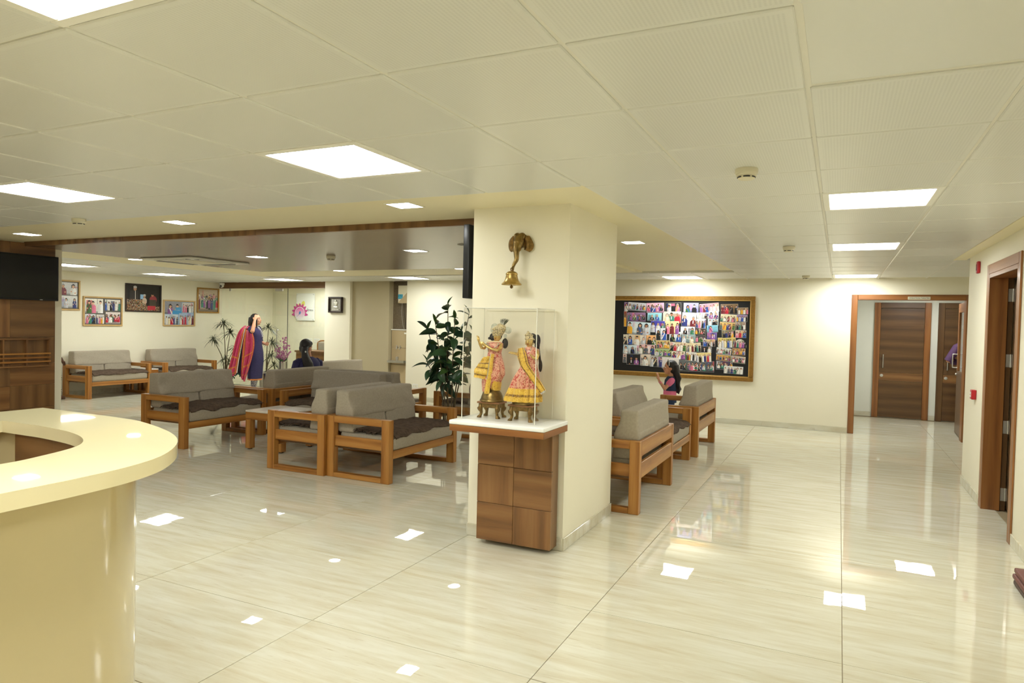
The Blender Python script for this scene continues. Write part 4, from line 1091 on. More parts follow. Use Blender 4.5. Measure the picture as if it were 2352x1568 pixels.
# door_2, door_3 in the lobby
def wood_door(name, x0, x1, y, plate=None):
    d = struct(link(name, None)); fw = 0.095
    B(x0, x0 + fw, y - 0.04, y, 0.0, 2.035, 0.004, grain=2).build('jamb', FRAMEWOOD if plate is None else DOORWOOD, d, smooth=False)
    B(x1 - fw, x1, y - 0.04, y, 0.0, 2.035, 0.004, grain=2).build('jamb', FRAMEWOOD, d, smooth=False)
    B(x0 + fw + .001, x1 - fw - .001, y - 0.04, y, 1.94, 2.035, 0.004, grain=0).build('head_jamb', DOORWOOD, d, smooth=False)
    for (z0, z1, m) in ((0.01, 0.655, DOORWOOD), (0.657, 0.80, TEAK_MID), (0.802, 1.936, DOORWOOD)):
        B(x0 + fw + .002, x1 - fw - .002, y - 0.022, y - 0.002, z0, z1, 0.002, grain=0).build('leaf_panel', m, d, smooth=False)
    pull_handle('handle', d, (x0 + fw + 0.06, y - 0.022, 1.0), 0.22, (0, -1, 0), STEEL, 0.010)
    MB().lathe([(0.026, 0), (0.026, 0.008), (0.012, 0.012), (0.001, 0.012)], seg=16, M=Matrix.Translation((x0 + fw + 0.045, y - 0.022, 0.745)) @ Matrix.Rotation(PI / 2, 4, 'X')).build('lock', SATIN, d)
    return d
wood_door('door_2', 0.56, 1.425, 13.8)
dr3 = wood_door('door_3', 1.53, 2.40, 13.8, True)
pl = B(1.825, 2.065, 13.770, 13.7775, 1.60, 1.655, 0.001).build('name_plate', SATIN, dr3, smooth=False)
text('lettering', 'N.I.C.U', 0.034, BLACKPL, pl, facing((1.945, 13.7692, 1.627), (1, 0, 0), (0, 0, 1)))

# window_1: frameless glass partition of the office
w1 = struct(link('window_1', None)); GY = 11.20
for (x0, x1, y) in ((XL + 0.005, -11.08, GY), (-11.075, -10.73, GY), (-10.715, -9.475, GY + 0.012)):
    B(x0, x1, y - 0.006, y + 0.006, 0.012, 2.155).build('pane', GLASS, w1, smooth=False)
B(XL + 0.002, -9.475, GY - 0.07, GY + 0.06, 2.160, 2.292, 0.003, grain=0).build('beam', TEAK_DARK, w1, smooth=False)
B(XL + 0.005, -9.475, GY - 0.012, GY + 0.014, 0.0005, 0.0118).build('floor_channel', SATIN, w1, smooth=False)
B(-11.075, -10.86, GY - 0.016, GY + 0.016, 2.098, 2.158, 0.003).build('patch_fitting', SATIN, w1, smooth=False)
B(-9.66, -9.48, GY - 0.006, GY + 0.03, 2.10, 2.158, 0.003).build('patch_fitting', STEEL, w1, smooth=False)
B(-12.45, -12.41, GY - 0.014, GY + 0.014, 2.10, 2.158, 0.002).build('patch_fitting', STEEL, w1, smooth=False)
B(-12.72 + 0.04, -12.60, GY - 0.014, GY + 0.014, 0.0, 0.0601, 0.002).build('patch_fitting', STEEL, w1, smooth=False)
B(-10.726, -10.719, GY - 0.006, GY + 0.008, 0.012, 2.155).build('door_edge', plain('seal_grey', lin(70, 72, 62), 0.5), w1, smooth=False)
pull_handle('handle', w1, (-10.97, GY - 0.006, 0.97), 0.56, (0, -1, 0), STEEL, 0.014, 0.05)

# ------------------------------------------------------------------ printed pictures
CLOTH = [lin(*c) for c in ((240, 238, 232), (30, 30, 36), (226, 222, 214), (24, 24, 30), (240, 238, 232), (30, 30, 36), (52, 60, 120), (196, 40, 60), (230, 170, 50), (60, 130, 110), (150, 90, 160), (220, 120, 150), (90, 96, 104), (236, 220, 180), (48, 90, 170), (120, 40, 50), (200, 200, 206), (70, 110, 60))]
TONE = [lin(*c) for c in ((216, 166, 132), (196, 142, 108), (228, 184, 154), (170, 120, 90))]
HAIRC = [lin(*c) for c in ((20, 16, 16), (30, 24, 22), (20, 16, 16), (150, 146, 142))]
def paint(w, h, bg, n, r, table=False, cloth=None):
    """small photograph as an array of colours: a room behind, people in front"""
    g = np.random.default_rng(r.randint(0, 10 ** 6)); a = np.zeros((h, w, 3)); b0 = np.array(lin(*bg))
    X, Y = np.meshgrid(np.arange(w) + 0.5, np.arange(h) + 0.5); yy = Y / h
    a[:] = b0 * (1.12 - 0.35 * yy)[:, :, None]
    for _ in range(r.randint(2, 5)):                     # banners, doors, curtains, furniture behind
        x0 = r.randint(0, max(0, w - 4)); ww = r.randint(2, max(3, w // 3)); y0 = r.randint(0, h // 3); y1 = r.randint(h // 3, h); k = r.uniform(0.25, 0.7)
        a[y0:y1, x0:x0 + ww] = a[y0:y1, x0:x0 + ww] * k + (1 - k) * np.array(r.choice(CLOTH))
    a[int(h * 0.9):] *= 0.55
    rows = 1 if n <= 6 else 2 if n <= 10 else 3
    for row in range(rows):
        m = math.ceil(n / rows); order = list(range(m)); r.shuffle(order)
        for k in order:
            cx = w * (k + 0.5 + r.uniform(-0.22, 0.22)) / m
            hr = min(w / m * r.uniform(0.19, 0.25), h * (0.125 if n <= 3 else 0.085 if n <= 8 else 0.065))
            hy = h * (0.27 + 0.24 * row / max(1, rows)) + r.uniform(-1, 1) * h * 0.06 if n > 2 else h * r.uniform(0.25, 0.4)
            c = np.array(cloth or r.choice(CLOTH)); sk = np.array(r.choice(TONE)); hc = np.array(r.choice(HAIRC)); lng = r.random() < 0.55
            if lng: a[(np.abs(X - cx) < hr * 1.25) & (Y > hy - hr * 0.6) & (Y < hy + hr * 2.2)] = hc
            t = np.clip((Y - hy - hr * 0.95) / (hr * 1.6), 0, 1); bot = h * (1.01 if n <= 6 else r.uniform(0.8, 0.92))
            body = (np.abs(X - cx) < hr * (0.45 + 1.55 * np.sqrt(t))) & (Y > hy + hr * 0.9) & (Y < bot)
            sh = 0.75 + 0.35 * np.clip((X - cx) / (hr * 2) + 0.5, 0, 1); a[body] = (c * sh[:, :, None])[body]
            if r.random() < 0.45: a[(np.abs(X - cx) < hr * 0.32) & (Y > hy + hr) & (Y < hy + hr * 3.6) & (Y < bot)] = np.array(lin(236, 234, 228))
            elif lng:
                q = (np.abs((X - cx) - (Y - hy - hr * 2.6) * r.choice((-.5, .5))) < hr * 0.42) & body; a[q] = np.array(r.choice(CLOTH))
            a[(np.abs(X - cx) < hr * 0.4) & (Y > hy) & (Y < hy + hr * 1.5)] = sk * 0.8
            hd = ((X - cx) / (hr * 0.86)) ** 2 + ((Y - hy) / (hr * 1.15)) ** 2 < 1; a[hd] = (sk * (0.85 + 0.25 * np.clip((X - cx) / hr * 0.5 + 0.5, 0, 1))[:, :, None])[hd]
            ha = ((X - cx) / (hr * 1.0)) ** 2 + ((Y - hy + hr * 0.15) / (hr * 1.25)) ** 2 < 1; a[ha & (Y < hy - hr * (0.45 + 0.25 * np.abs(X - cx) / hr * -1))] = hc
            for q in (-1, 1):
                if r.random() < 0.6: a[((X - cx - q * hr * 1.2) ** 2 + (Y - hy - hr * r.uniform(3.4, 4.6)) ** 2) < (hr * 0.45) ** 2] = sk
    if table: a[Y > h * 0.78] = np.array(r.choice(CLOTH)) * 0.9
    a *= g.normal(1.0, 0.10, (h, w, 1)); a += g.normal(0, 0.012, (h, w, 3))
    return np.clip(a, 0.006, 0.9)
def print_mesh(name, a, width, height, border=0.0, oval=False):
    """picture made of small coloured faces; lies in local XZ facing -Y"""
    h, w = a.shape[:2]
    xs = np.linspace(-width / 2 + border, width / 2 - border, w + 1); zs = np.linspace(height / 2 - border, -height / 2 + border, h + 1)
    vs = [(x, -0.0012, z) for z in zs for x in xs]; fs = []; cols = []
    for j in range(h):
        for i in range(w):
            if oval and ((i + .5) / w * 2 - 1) ** 2 + max(0, 1 - (j + .5) / h * 1.15) ** 2 * 1.0 > 1.0: continue
            k = j * (w + 1) + i; fs.append((k, k + w + 1, k + w + 2, k + 1)); cols.append(a[j, i])
    if not oval:
        n0 = len(vs); e = width / 2; f = height / 2
        vs += [(-e, -0.001, -f), (e, -0.001, -f), (e, -0.001, f), (-e, -0.001, f), (-e, 0, -f), (e, 0, -f), (e, 0, f), (-e, 0, f)]
        for q in ((0, 1, 2, 3), (7, 6, 5, 4), (0, 4, 5, 1), (1, 5, 6, 2), (2, 6, 7, 3), (3, 7, 4, 0)):
            fs.append(tuple(n0 + k for k in q)); cols.append((0.85, 0.84, 0.82))
    me = bpy.data.meshes.new(name); me.from_pydata(vs, [], fs)
    at = me.color_attributes.new('Col', 'FLOAT_COLOR', 'CORNER')
    data = []
    for f, c in zip(fs, cols): data += [c[0], c[1], c[2], 1.0] * len(f)
    at.data.foreach_set('color', data); me.materials.append(PRINT); me.update(); return me
# big framed board with many prints (each print its own piece)
bd = thing('photo_board', 'large gold framed black board covered with photographs on the far wall', 'picture', (-2.42, YF, 1.355))
bw, bh, fr = 2.45, 1.337, 0.062
for (x0, x1, z0, z1, g) in ((-bw / 2, bw / 2, bh / 2 - fr, bh / 2, 0), (-bw / 2, bw / 2, -bh / 2, -bh / 2 + fr, 0), (-bw / 2, -bw / 2 + fr, -bh / 2 + fr + .0005, bh / 2 - fr - .0005, 2), (bw / 2 - fr, bw / 2, -bh / 2 + fr + .0005, bh / 2 - fr - .0005, 2)):
    B(x0, x1, -0.035, 0.0, z0, z1, 0.006, grain=g).build('frame_rail', GOLD, bd, smooth=False)
i0 = fr; lp = MB()
for (x0, x1, z0, z1) in ((-bw / 2 + i0, bw / 2 - i0, bh / 2 - i0 - .012, bh / 2 - i0), (-bw / 2 + i0, bw / 2 - i0, -bh / 2 + i0, -bh / 2 + i0 + .012), (-bw / 2 + i0, -bw / 2 + i0 + .012, -bh / 2 + i0, bh / 2 - i0), (bw / 2 - i0 - .012, bw / 2 - i0, -bh / 2 + i0, bh / 2 - i0)):
    lp.box(x0, x1, -0.030, -0.002, z0, z1)
lp.build('frame_lip', GOLD_L, bd, smooth=False)
B(-bw / 2 + fr, bw / 2 - fr, -0.010, 0.0, -bh / 2 + fr, bh / 2 - fr).build('backing', BLACK, bd, smooth=False)
PH = [  # rectangle in the board's own grid, background, heads
(0,170,68,330,(120,70,150),1),(70,175,390,320,(206,206,214),9),(400,178,705,350,(226,170,196),7),(728,175,995,325,(30,30,30),2),(1040,175,1285,338,(150,150,216),2),(1305,180,1620,330,(210,150,160),6),(1650,188,1925,352,(130,104,74),4),(1915,245,2085,355,(150,124,96),4),
(0,330,50,600,(150,70,50),1),(60,350,385,510,(150,110,150),12),(420,350,668,490,(150,210,220),2),(690,325,1000,520,(226,216,190),3),(1015,340,1250,575,(236,214,206),2),(1260,335,1460,440,(200,200,200),2),(1460,305,1620,440,(224,224,222),2),(1650,360,1905,500,(214,206,170),9),(1905,365,2075,475,(150,130,170),5),
(65,515,480,735,(196,216,222),3),(485,490,725,690,(70,66,160),3),(740,490,970,715,(226,206,150),3),(1255,440,1415,600,(226,220,216),4),(1445,440,1620,555,(180,190,196),3),(1640,495,1890,625,(216,180,110),5),(1900,485,2055,610,(180,156,140),4),
(575,615,765,825,(216,216,220),2),(998,580,1235,715,(226,222,228),2),(1240,600,1420,715,(60,56,54),7),(1435,545,1615,665,(130,190,210),1),(810,670,1010,840,(206,214,216),2),(1680,620,1865,750,(130,120,90),4),(1895,620,2065,745,(206,190,170),3),
(0,740,85,920,(216,206,180),1),(85,740,400,920,(214,200,176),3),(410,740,608,910,(230,170,110),2),(1025,715,1250,855,(130,150,150),2),(1250,730,1420,830,(50,48,50),4),(1440,668,1600,795,(110,90,160),1),(1375,785,1575,905,(206,176,130),5),(1620,745,1905,915,(206,186,110),6),(1870,765,2075,910,(214,206,190),5),
(0,925,90,1080,(170,200,214),1),(95,925,280,1080,(206,220,226),1),(280,910,565,1075,(214,170,170),3),(585,825,825,975,(196,170,110),7),(820,850,1110,1000,(206,184,150),5),(1115,850,1345,1005,(206,190,150),6),(1345,895,1525,1010,(50,48,46),2),(1600,920,1840,1035,(206,206,200),10),(1855,920,2060,1035,(196,150,90),7),
(565,975,855,1110,(150,170,110),7),(860,1005,1085,1145,(226,214,186),3),(1095,1010,1275,1155,(206,200,190),6),(1280,1010,1520,1170,(216,196,130),6),(1600,1040,1835,1135,(206,160,80),9),(1840,1050,2065,1165,(196,180,160),11),
(0,1085,65,1240,(206,180,170),1),(70,1085,315,1270,(36,34,36),2),(318,1080,500,1280,(216,200,180),1),(485,1095,700,1290,(170,164,160),3),(700,1115,985,1310,(214,206,200),1),(990,1155,1570,1340,(96,100,100),26),(1600,1140,1865,1285,(70,66,90),7),(1730,1220,2035,1345,(216,214,210),6)]
rp = random.Random(21)
for i, (x0, y0, x1, y1, bg, n) in enumerate(PH):
    wm, hm = (x1 - x0) * 0.00096, (y1 - y0) * 0.000955
    cx = -3.301 + (x0 + x1) / 2 * 0.00096 + 2.42; cz = 2.032 - 0.0085 - (y0 + y1) / 2 * 0.000955 - 1.355 + 0.057
    nx = max(10, int((x1 - x0) / 5.2)); ny = max(10, int((y1 - y0) / 5.2))
    o = link('photo', print_mesh('photo', paint(nx, ny, bg, n, rp), wm, hm, 0.0015, oval=(i == 39)), bd, (cx, -0.0115 - 0.0011 * (i % 5) - 0.0005 * (i // 14), cz))
    o.rotation_euler = (0, math.radians(rp.gauss(0, 2.0 if n < 20 else 1.0)), 0)

# five frames on the picture wall (they face +X)
def wall_picture(label, y0, y1, z0, z1, fmat, mat_col, subs, fw=0.028):
    w, h = y1 - y0, z1 - z0
    t = thing('picture_frame', label, 'picture', (XL, (y0 + y1) / 2, (z0 + z1) / 2), PI / 2)   # local -Y faces the room
    for (a, b, c, d, g) in ((-w / 2, w / 2, h / 2 - fw, h / 2, 0), (-w / 2, w / 2, -h / 2, -h / 2 + fw, 0), (-w / 2, -w / 2 + fw, -h / 2 + fw + .0004, h / 2 - fw - .0004, 2), (w / 2 - fw, w / 2, -h / 2 + fw + .0004, h / 2 - fw - .0004, 2)):
        B(a, b, -0.03, 0.0, c, d, 0.004, grain=g).build('frame_rail', fmat, t, smooth=False)
    B(-w / 2 + fw, w / 2 - fw, -0.008, 0.0, -h / 2 + fw, h / 2 - fw).build('backing', mat_col, t, smooth=False)
    for i, (u0, v0, u1, v1, bg, n, kw) in enumerate(subs):
        iw, ih = w - 2 * fw, h - 2 * fw; ww, hh = (u1 - u0) * iw, (v1 - v0) * ih
        a = paint(max(10, int(ww / 0.0062)), max(10, int(hh / 0.0062)), bg, n, rp, **{k: v for k, v in kw.items() if k in ('table', 'cloth')})
        if 'post' in kw: kw['post'](a)
        link('photo', print_mesh('photo', a, ww, hh), t, ((u0 + u1) / 2 * iw - iw / 2, -0.0085 - 0.0012 * i, ih / 2 - (v0 + v1) / 2 * ih))
    return t
GREYM = plain('grey_mount', lin(96, 92, 84), 0.6)
BLUEM = plain('blue_mount', lin(150, 180, 210), 0.6)
wall_picture('pale wood frame with two photos, partly hidden by the wood clad column', 7.30, 7.97, 1.57, 2.12, PALEWOOD, GREYM,
             [(.02, .03, .97, .49, (206, 206, 206), 3, {}), (.02, .52, .97, .97, (216, 216, 214), 4, {})])
wall_picture('wide pale wood frame with photo collage, lowest left of the picture wall', 8.025, 8.80, 1.288, 1.845, PALEWOOD, GREYM,
             [(.02, .03, .50, .57, (226, 222, 210), 3, {}), (.55, .04, .98, .46, (220, 216, 206), 6, {}), (.02, .61, .30, .97, (206, 210, 212), 3, {}), (.32, .62, .53, .97, (206, 200, 190), 4, {}), (.57, .52, .98, .97, (216, 206, 200), 7, {})])
def stage(a):
    h, w = a.shape[:2]; a[:] = np.array(lin(26, 22, 20)); r = random.Random(4)
    X, Y = np.meshgrid((np.arange(w) + .5) / w, (np.arange(h) + .5) / h)
    def el(cx, cy, rx, ry, c): a[((X - cx) / rx) ** 2 + ((Y - cy) / ry) ** 2 < 1] = np.array(lin(*c))
    a[(np.abs(X - 0.22) < 0.10 + 0.05 * Y) & (Y > .22) & (Y < .62)] = np.array(lin(48, 42, 42)); a[(np.abs(X - .26) < .012) & (Y > .22) & (Y < .55)] = np.array(lin(220, 214, 206))
    el(.25, .14, .045, .085, (190, 140, 110)); el(.25, .08, .05, .05, (196, 190, 184))
    a[(np.abs(X - .45) < .045) & (np.abs(Y - .45) < .09)] = np.array(lin(150, 190, 224))
    el(.53, .62, .07, .13, (206, 186, 170)); el(.53, .42, .035, .06, (186, 140, 112)); el(.53, .38, .038, .04, (200, 196, 190))
    el(.79, .55, .11, .16, (150, 52, 62)); el(.77, .36, .04, .07, (180, 124, 92)); el(.77, .31, .045, .05, (24, 18, 18)); a[(np.abs(X - .78) < .10) & (Y > .55) & (Y < .82)] = np.array(lin(66, 56, 46))
    for _ in range(int(w * h * 0.30)):
        x, y = r.random(), 0.56 + 0.44 * r.random()
        if x < 0.58 or y > 0.82:
            c = r.choice(((230, 224, 214), (206, 120, 50), (120, 140, 60), (176, 40, 50), (90, 60, 40), (236, 200, 140), (60, 70, 40))); a[min(h - 1, int(y * h)), min(w - 1, int(x * w))] = np.array(lin(*c))
    a[(np.abs(X - .74) < .12) & (Y > .80) & (Y < .97)] = np.array(lin(186, 40, 56))
wall_picture('dark framed photograph of people on a stage with flowers', 8.857, 9.648, 1.578, 2.136, DARKFRAME, BLACK, [(.0, .0, 1., 1., (26, 22, 20), 2, {'post': stage})], 0.026)
def podium(a):
    h, w = a.shape[:2]; X, Y = np.meshgrid((np.arange(w) + .5) / w, (np.arange(h) + .5) / h)
    a[(np.abs(X - .80) < .16) & (Y > .45) & (Y < .66)] = np.array(lin(70, 160, 214)); a[(np.abs(X - .72) < .26) & (Y > .70)] = np.array(lin(60, 150, 210))
wall_picture('pale wood frame with four bluish photographs', 9.695, 10.475, 1.296, 1.845, PALEWOOD, BLUEM,
             [(.01, .01, .58, .54, (150, 150, 160), 2, {'post': podium}), (.60, .03, .99, .46, (206, 200, 196), 5, {}), (.01, .56, .46, .99, (196, 206, 214), 5, {}), (.49, .50, .99, .99, (160, 180, 206), 6, {})])
wall_picture('gilt framed photograph of a crowd in a hall beside the glass partition', 10.525, 11.11, 1.592, 2.148, GOLD, GREYM, [(.0, .0, 1., 1., (186, 166, 140), 22, {})], 0.032)
# small icon frame on the column
ic_ = thing('icon_frame', 'small deep dark frame with silver relief on the column', 'picture', (-9.17, 10.93, 1.81))
for (a, b, c, d) in ((-.172, .172, .128, .158), (-.172, .172, -.158, -.128), (-.172, -.142, -.1275, .1275), (.142, .172, -.1275, .1275)): B(a, b, -0.06, 0, c, d, 0.006).build('frame_rail', DARKFRAME, ic_, smooth=False)
B(-.142, .142, -.02, 0, -.128, .128).build('backing', plain('silver_mount', lin(168, 164, 150), 0.5, var=0.15, vscale=40), ic_, smooth=False)
mb = MB(); mb.ball((0, -.026, .02), (.04, .012, .06)); mb.ball((0, -.028, .075), (.026, .012, .03)); mb.ball((-.035, -.026, .035), (.02, .01, .03)); mb.ball((.035, -.026, .035), (.02, .01, .03)); mb.ball((0, -.024, -.05), (.07, .012, .03)); mb.box(-.085, .085, -.032, -.02, -.105, -.082)
mb.build('relief', plain('silver_relief', lin(206, 204, 190), 0.35, 0.4, var=0.2, vscale=80), ic_)

# office sign with the lotus emblem
SGY = 12.2
sg = thing('office_sign', 'white sign panel with pink lotus emblem behind the glass partition', 'sign', (-11.62, 12.75, 1.80))
sw, sh = 0.285, 0.328
B(-sw, sw, -0.03, -0.018, -sh, sh, 0.002).build('panel', WHITESS, sg, smooth=False)
for sx in (-1, 1):
    for sz in (-1, 1): MB().lathe([(0.008, 0), (0.008, 0.052), (0.001, 0.053)], seg=10, M=Matrix.Translation((sx * (sw - .03), 0, sz * (sh - .03))) @ Matrix.Rotation(PI / 2, 4, 'X')).build('standoff', SATIN, sg)
PET = plain('emblem_pink', lin(208, 70, 148), 0.4); PALEP = plain('emblem_pale', lin(238, 214, 230), 0.4); YELP = plain('emblem_yellow', lin(238, 232, 110), 0.4); BLUEP = plain('emblem_blue', lin(86, 130, 196), 0.4)
def sp(px, py): return (-sw + (px - 440) / (1245 - 440) * 2 * sw, sh - (py - 150) / (1370 - 150) * 2 * sh)
ccx, ccz = sp(605, 1050)
def disc(cx, cz, rx, rz, y0, y1, mat, nm, rot=0.0):
    poly = []
    for k in range(28):
        a = 2 * PI * k / 28; x, z = rx * math.cos(a), rz * math.sin(a); poly.append((cx + x * math.cos(rot) - z * math.sin(rot), cz + x * math.sin(rot) + z * math.cos(rot)))
    return MB().prism(poly, y0, y1, axis=1).build(nm, mat, sg, smooth=False)
x, z = sp(745, 620); disc(x, z, 0.052, 0.070, -0.0315, -0.030, YELP, 'yellow_petal', -0.45)
x, z = sp(560, 680); disc(x, z, 0.034, 0.038, -0.0315, -0.030, YELP, 'yellow_petal', -0.3)
for k in range(9):
    a = math.radians(-8 + 196 * k / 8); c, s = math.cos(a), math.sin(a); r0, r1 = 0.148, 0.262 if k not in (4,) else 0.245; wd = 0.038
    P = []
    for (r_, w_) in ((r0, -wd), (r0 + 0.045, -wd * 0.95), (r0 + 0.085, -wd * 0.5), (r1, 0), (r0 + 0.085, wd * 0.5), (r0 + 0.045, wd * 0.95), (r0, wd)): P.append((ccx + c * r_ - s * w_, ccz + s * r_ + c * w_))
    MB().prism(P, -0.0335, -0.0315, axis=1).build('pink_petal', PET, sg, smooth=False)
disc(ccx, ccz, 0.158, 0.158, -0.0345, -0.0336, WHITESS, 'emblem_ring')
gm = NT('emblem_gradient'); tc = gm.n('ShaderNodeTexCoord'); sx_ = gm.n('ShaderNodeSeparateXYZ'); gm.l(tc, 'Object', sx_, 0)
mr = gm.n('ShaderNodeMapRange'); mr.inputs['From Min'].default_value = ccz - 0.10; mr.inputs['From Max'].default_value = ccz + 0.13; gm.l(sx_, 'Z', mr, 'Value')
rr = gm.n('ShaderNodeValToRGB'); rr.color_ramp.elements[0].color = (*lin(236, 226, 232), 1); rr.color_ramp.elements[1].color = (*lin(236, 96, 190), 1); gm.l(mr, 0, rr, 'Fac'); gm.l(rr, 'Color', gm.b, 'Base Color')
disc(ccx, ccz, 0.142, 0.142, -0.0355, -0.0346, gm.m, 'emblem_disc')
x, z = sp(612, 1025); disc(x, z, 0.030, 0.040, -0.0368, -0.0357, BLUEP, 'emblem_drop', -0.5)
P = [sp(575, 1090), sp(545, 1140), sp(490, 1165), sp(478, 1220), sp(440, 1270)]
MB().tube([(a, -0.0362, b) for a, b in P], [0.010, 0.007, 0.006, 0.005, 0.003], 6, flat=0.3).build('emblem_tail', BLUEP, sg)
x, z = sp(1045, 890)
text('lettering', 'Jayam', 0.085, plain('sign_ink', lin(40, 60, 60), 0.5), sg, facing((x, -0.0312, z), (1, 0, -0.10), (0.10, 0, 1)), shear=0.25)

# ------------------------------------------------------------------ ceiling and wall devices
def smoke(x, y, z, label):
    t = thing('smoke_detector', label, 'smoke detector', (x, y, z), 0, 'ivory smoke detectors on the ceiling')
    MB().lathe([(0.052, 0.0), (0.053, -0.006), (0.053, -0.022), (0.050, -0.024)], seg=28).build('base', IVORYPL, t)
    MB().lathe([(0.049, -0.0245), (0.047, -0.034), (0.040, -0.036), (0.040, -0.046), (0.034, -0.050), (0.001, -0.051)], seg=28).build('head', IVORYPL, t)
    m = MB()
    for k in range(6):
        a = 2 * PI * k / 6 + 0.3; b = a + 0.75
        m.tube([(0.0405 * math.cos(a + (b - a) * j / 4), 0.0405 * math.sin(a + (b - a) * j / 4), -0.041) for j in range(5)], 0.0032, 6)
    m.build('vent_slot', BLACKPL, t)
smoke(-0.428, 3.473, CZ, 'ivory smoke detector nearest of three along the corridor ceiling')
smoke(-0.445, 6.815, CZ, 'middle one of three smoke detectors along the corridor ceiling')
smoke(-0.448, 10.50, CZ, 'smoke detector close to the far wall of the corridor')
smoke(-5.609, 3.51, CZ, 'smoke detector beside ceiling panel near the wood clad column')
smoke(-5.452, 6.384, 2.262, 'smoke detector on the wood ceiling between two downlights')
MB().lathe([(0.05, 0), (0.05, -0.004), (0.02, -0.012), (0.001, -0.013)], seg=16).build('tmpx', SATIN)
_t = bpy.data.objects['tmpx']; _t.name = 'ceiling_speaker'; tag(_t, 'small flat disc on the wood ceiling beside pillar television', 'speaker'); _t.location = (-3.30, 5.75, 2.262)
ac = thing('air_conditioner', 'white ceiling cassette air conditioner in the wood ceiling', 'air conditioner', (-7.80, 6.45, 2.2615))
MB().rbox((0, 0, -0.012), (0.475, 0.475, 0.012), 0.010, (6, 6, 1)).build('panel', WHITEPL, ac)
B(-0.24, 0.24, -0.24, 0.24, -0.029, -0.0245, 0.003).build('grille', IVORYPL, ac, smooth=False)
for k in range(4):
    a = k * PI / 2; c, s = math.cos(a), math.sin(a)
    B(-0.30, 0.30, 0.325, 0.398, -0.0262, -0.0243, M=Matrix.Rotation(a, 4, 'Z')).build('air_slot', BLACKPL, ac, smooth=False)
    B(-0.29, 0.29, 0.399, 0.412, -0.034, -0.0243, 0.002, M=Matrix.Rotation(a, 4, 'Z')).build('louvre', WHITEPL, ac, smooth=False)
cc = thing('security_camera', 'white dome security camera in the corner beside wood beam', 'camera', (-12.50, 11.02, CZ - 0.012))
MB().lathe([(0.055, 0), (0.058, -0.01), (0.055, -0.035), (0.048, -0.04)], seg=20).build('base', WHITEPL, cc)
MB().ball((0, 0, -0.055), 0.046, 16, 10).build('dome', WHITEPL, cc)
MB().ball((0.012, -0.032, -0.066), 0.022, 12, 8).build('lens', BLACKPL, cc)
al = thing('fire_sounder', 'red fire alarm strip high on the corridor wall', 'alarm', (XR, 7.65, 2.135))
MB().rbox((-0.014, 0, 0), (0.0135, 0.035, 0.056), 0.010, (2, 3, 4)).build('body', RED, al); B(-0.030, -0.0276, -0.018, 0.018, -0.03, 0.03, 0.001).build('grille', plain('dark_red', lin(120, 16, 22), 0.5), al, smooth=False)
cp = thing('fire_call_point', 'red fire call point low on the corridor wall', 'alarm', (XR, 7.61, 0.948))
MB().rbox((-0.02, 0, 0), (0.0195, 0.045, 0.045), 0.008, (2, 3, 3)).build('body', RED, cp)
B(-0.0425, -0.0396, -0.026, 0.026, -0.024, 0.024, 0.001).build('glass_plate', WHITEPL, cp, smooth=False); B(-0.0432, -0.0426, -0.018, 0.018, -0.004, 0.004).build('mark', RED, cp, smooth=False)
def socket(x, y, z, label, w=0.062, h=0.04):
    t = thing('wall_socket', label, 'socket', (x, y, z)); B(-w, w, -0.009, 0, -h, h, 0.004).build('plate', WHITEPL, t, smooth=False)
    for k in (-0.022, 0.022): B(k - 0.012, k + 0.012, -0.012, -0.0092, -0.016, 0.016, 0.001).build('rocker', IVORYPL, t, smooth=False)
socket(-7.245, 10.93, 0.285, 'white wall socket low on back wall behind the sofa arm')
socket(-11.50, 12.75, 0.995, 'white switch plate on office wall above the seated woman', 0.085, 0.05)
socket(-11.27, 12.75, 0.997, 'second white switch plate on office wall, beside the chair', 0.085, 0.05)

# ------------------------------------------------------------------ water dispenser niche
wd = thing('water_cooler', 'beige water cooler with two taps and drip tray in the niche', 'water cooler', (-7.70, 11.08, 0))
B(-0.215, 0.165, -0.02, 0.05, 0.0, 0.66, 0.004).build('lower_body', BEIGELAM, wd, smooth=False)
B(-0.215, 0.165, 0.0, 0.05, 0.662, 0.985, 0.004).build('tap_panel', BEIGELAM, wd, smooth=False); B(-0.215, 0.165, 0.0, 0.05, 0.987, 1.33, 0.004).build('upper_body', BEIGELAM, wd, smooth=False)
B(-0.225, 0.17, -0.012, 0.052, 1.3315, 1.352, 0.003).build('top_edge', WHITEPL, wd, smooth=False)
B(-0.225, 0.165, -0.13, -0.001, 0.70, 0.745, 0.004).build('drip_tray', STEEL, wd, smooth=False)
for sx in (-0.06, 0.01):
    MB().tube([(sx, 0.0, 1.0), (sx, -0.05, 1.0), (sx, -0.06, 0.965)], [0.012, 0.011, 0.009], 10).box(sx - 0.01, sx + 0.01, -0.05, -0.03, 1.012, 1.04, 0.003).build('tap', STEEL, wd)
MB().lathe([(0.025, 0.0), (0.03, 0.05), (0.024, 0.075)], (-0.03, -0.07, 0.746), 14).build('cup', STEEL, wd)
B(0.08, 0.14, -0.003, -0.0005, 1.26, 1.29).build('label_plate', WHITEPL, wd, smooth=False)
wp = thing('water_purifier', 'pale water purifier with blue print high in the niche', 'water purifier', (-7.68, 11.14, 1.86))
B(-0.06, 0.17, -0.12, -0.002, 0.0, 0.34, 0.006).build('casing', IVORYPL, wp, smooth=False)
B(-0.058, 0.05, -0.123, -0.1205, 0.08, 0.17, 0.0).build('blue_print', plain('blue_print', lin(66, 160, 186), 0.4, var=0.3, vscale=30), wp, smooth=False)
MB().prism([(-0.06, 0.0), (0.17, 0.0), (0.17, 0.22)], -0.128, -0.1235, axis=1).build('casing_shadow', BEIGELAM, wp, smooth=False)  # triangular shadow on the casing, modelled as a thin beige wedge
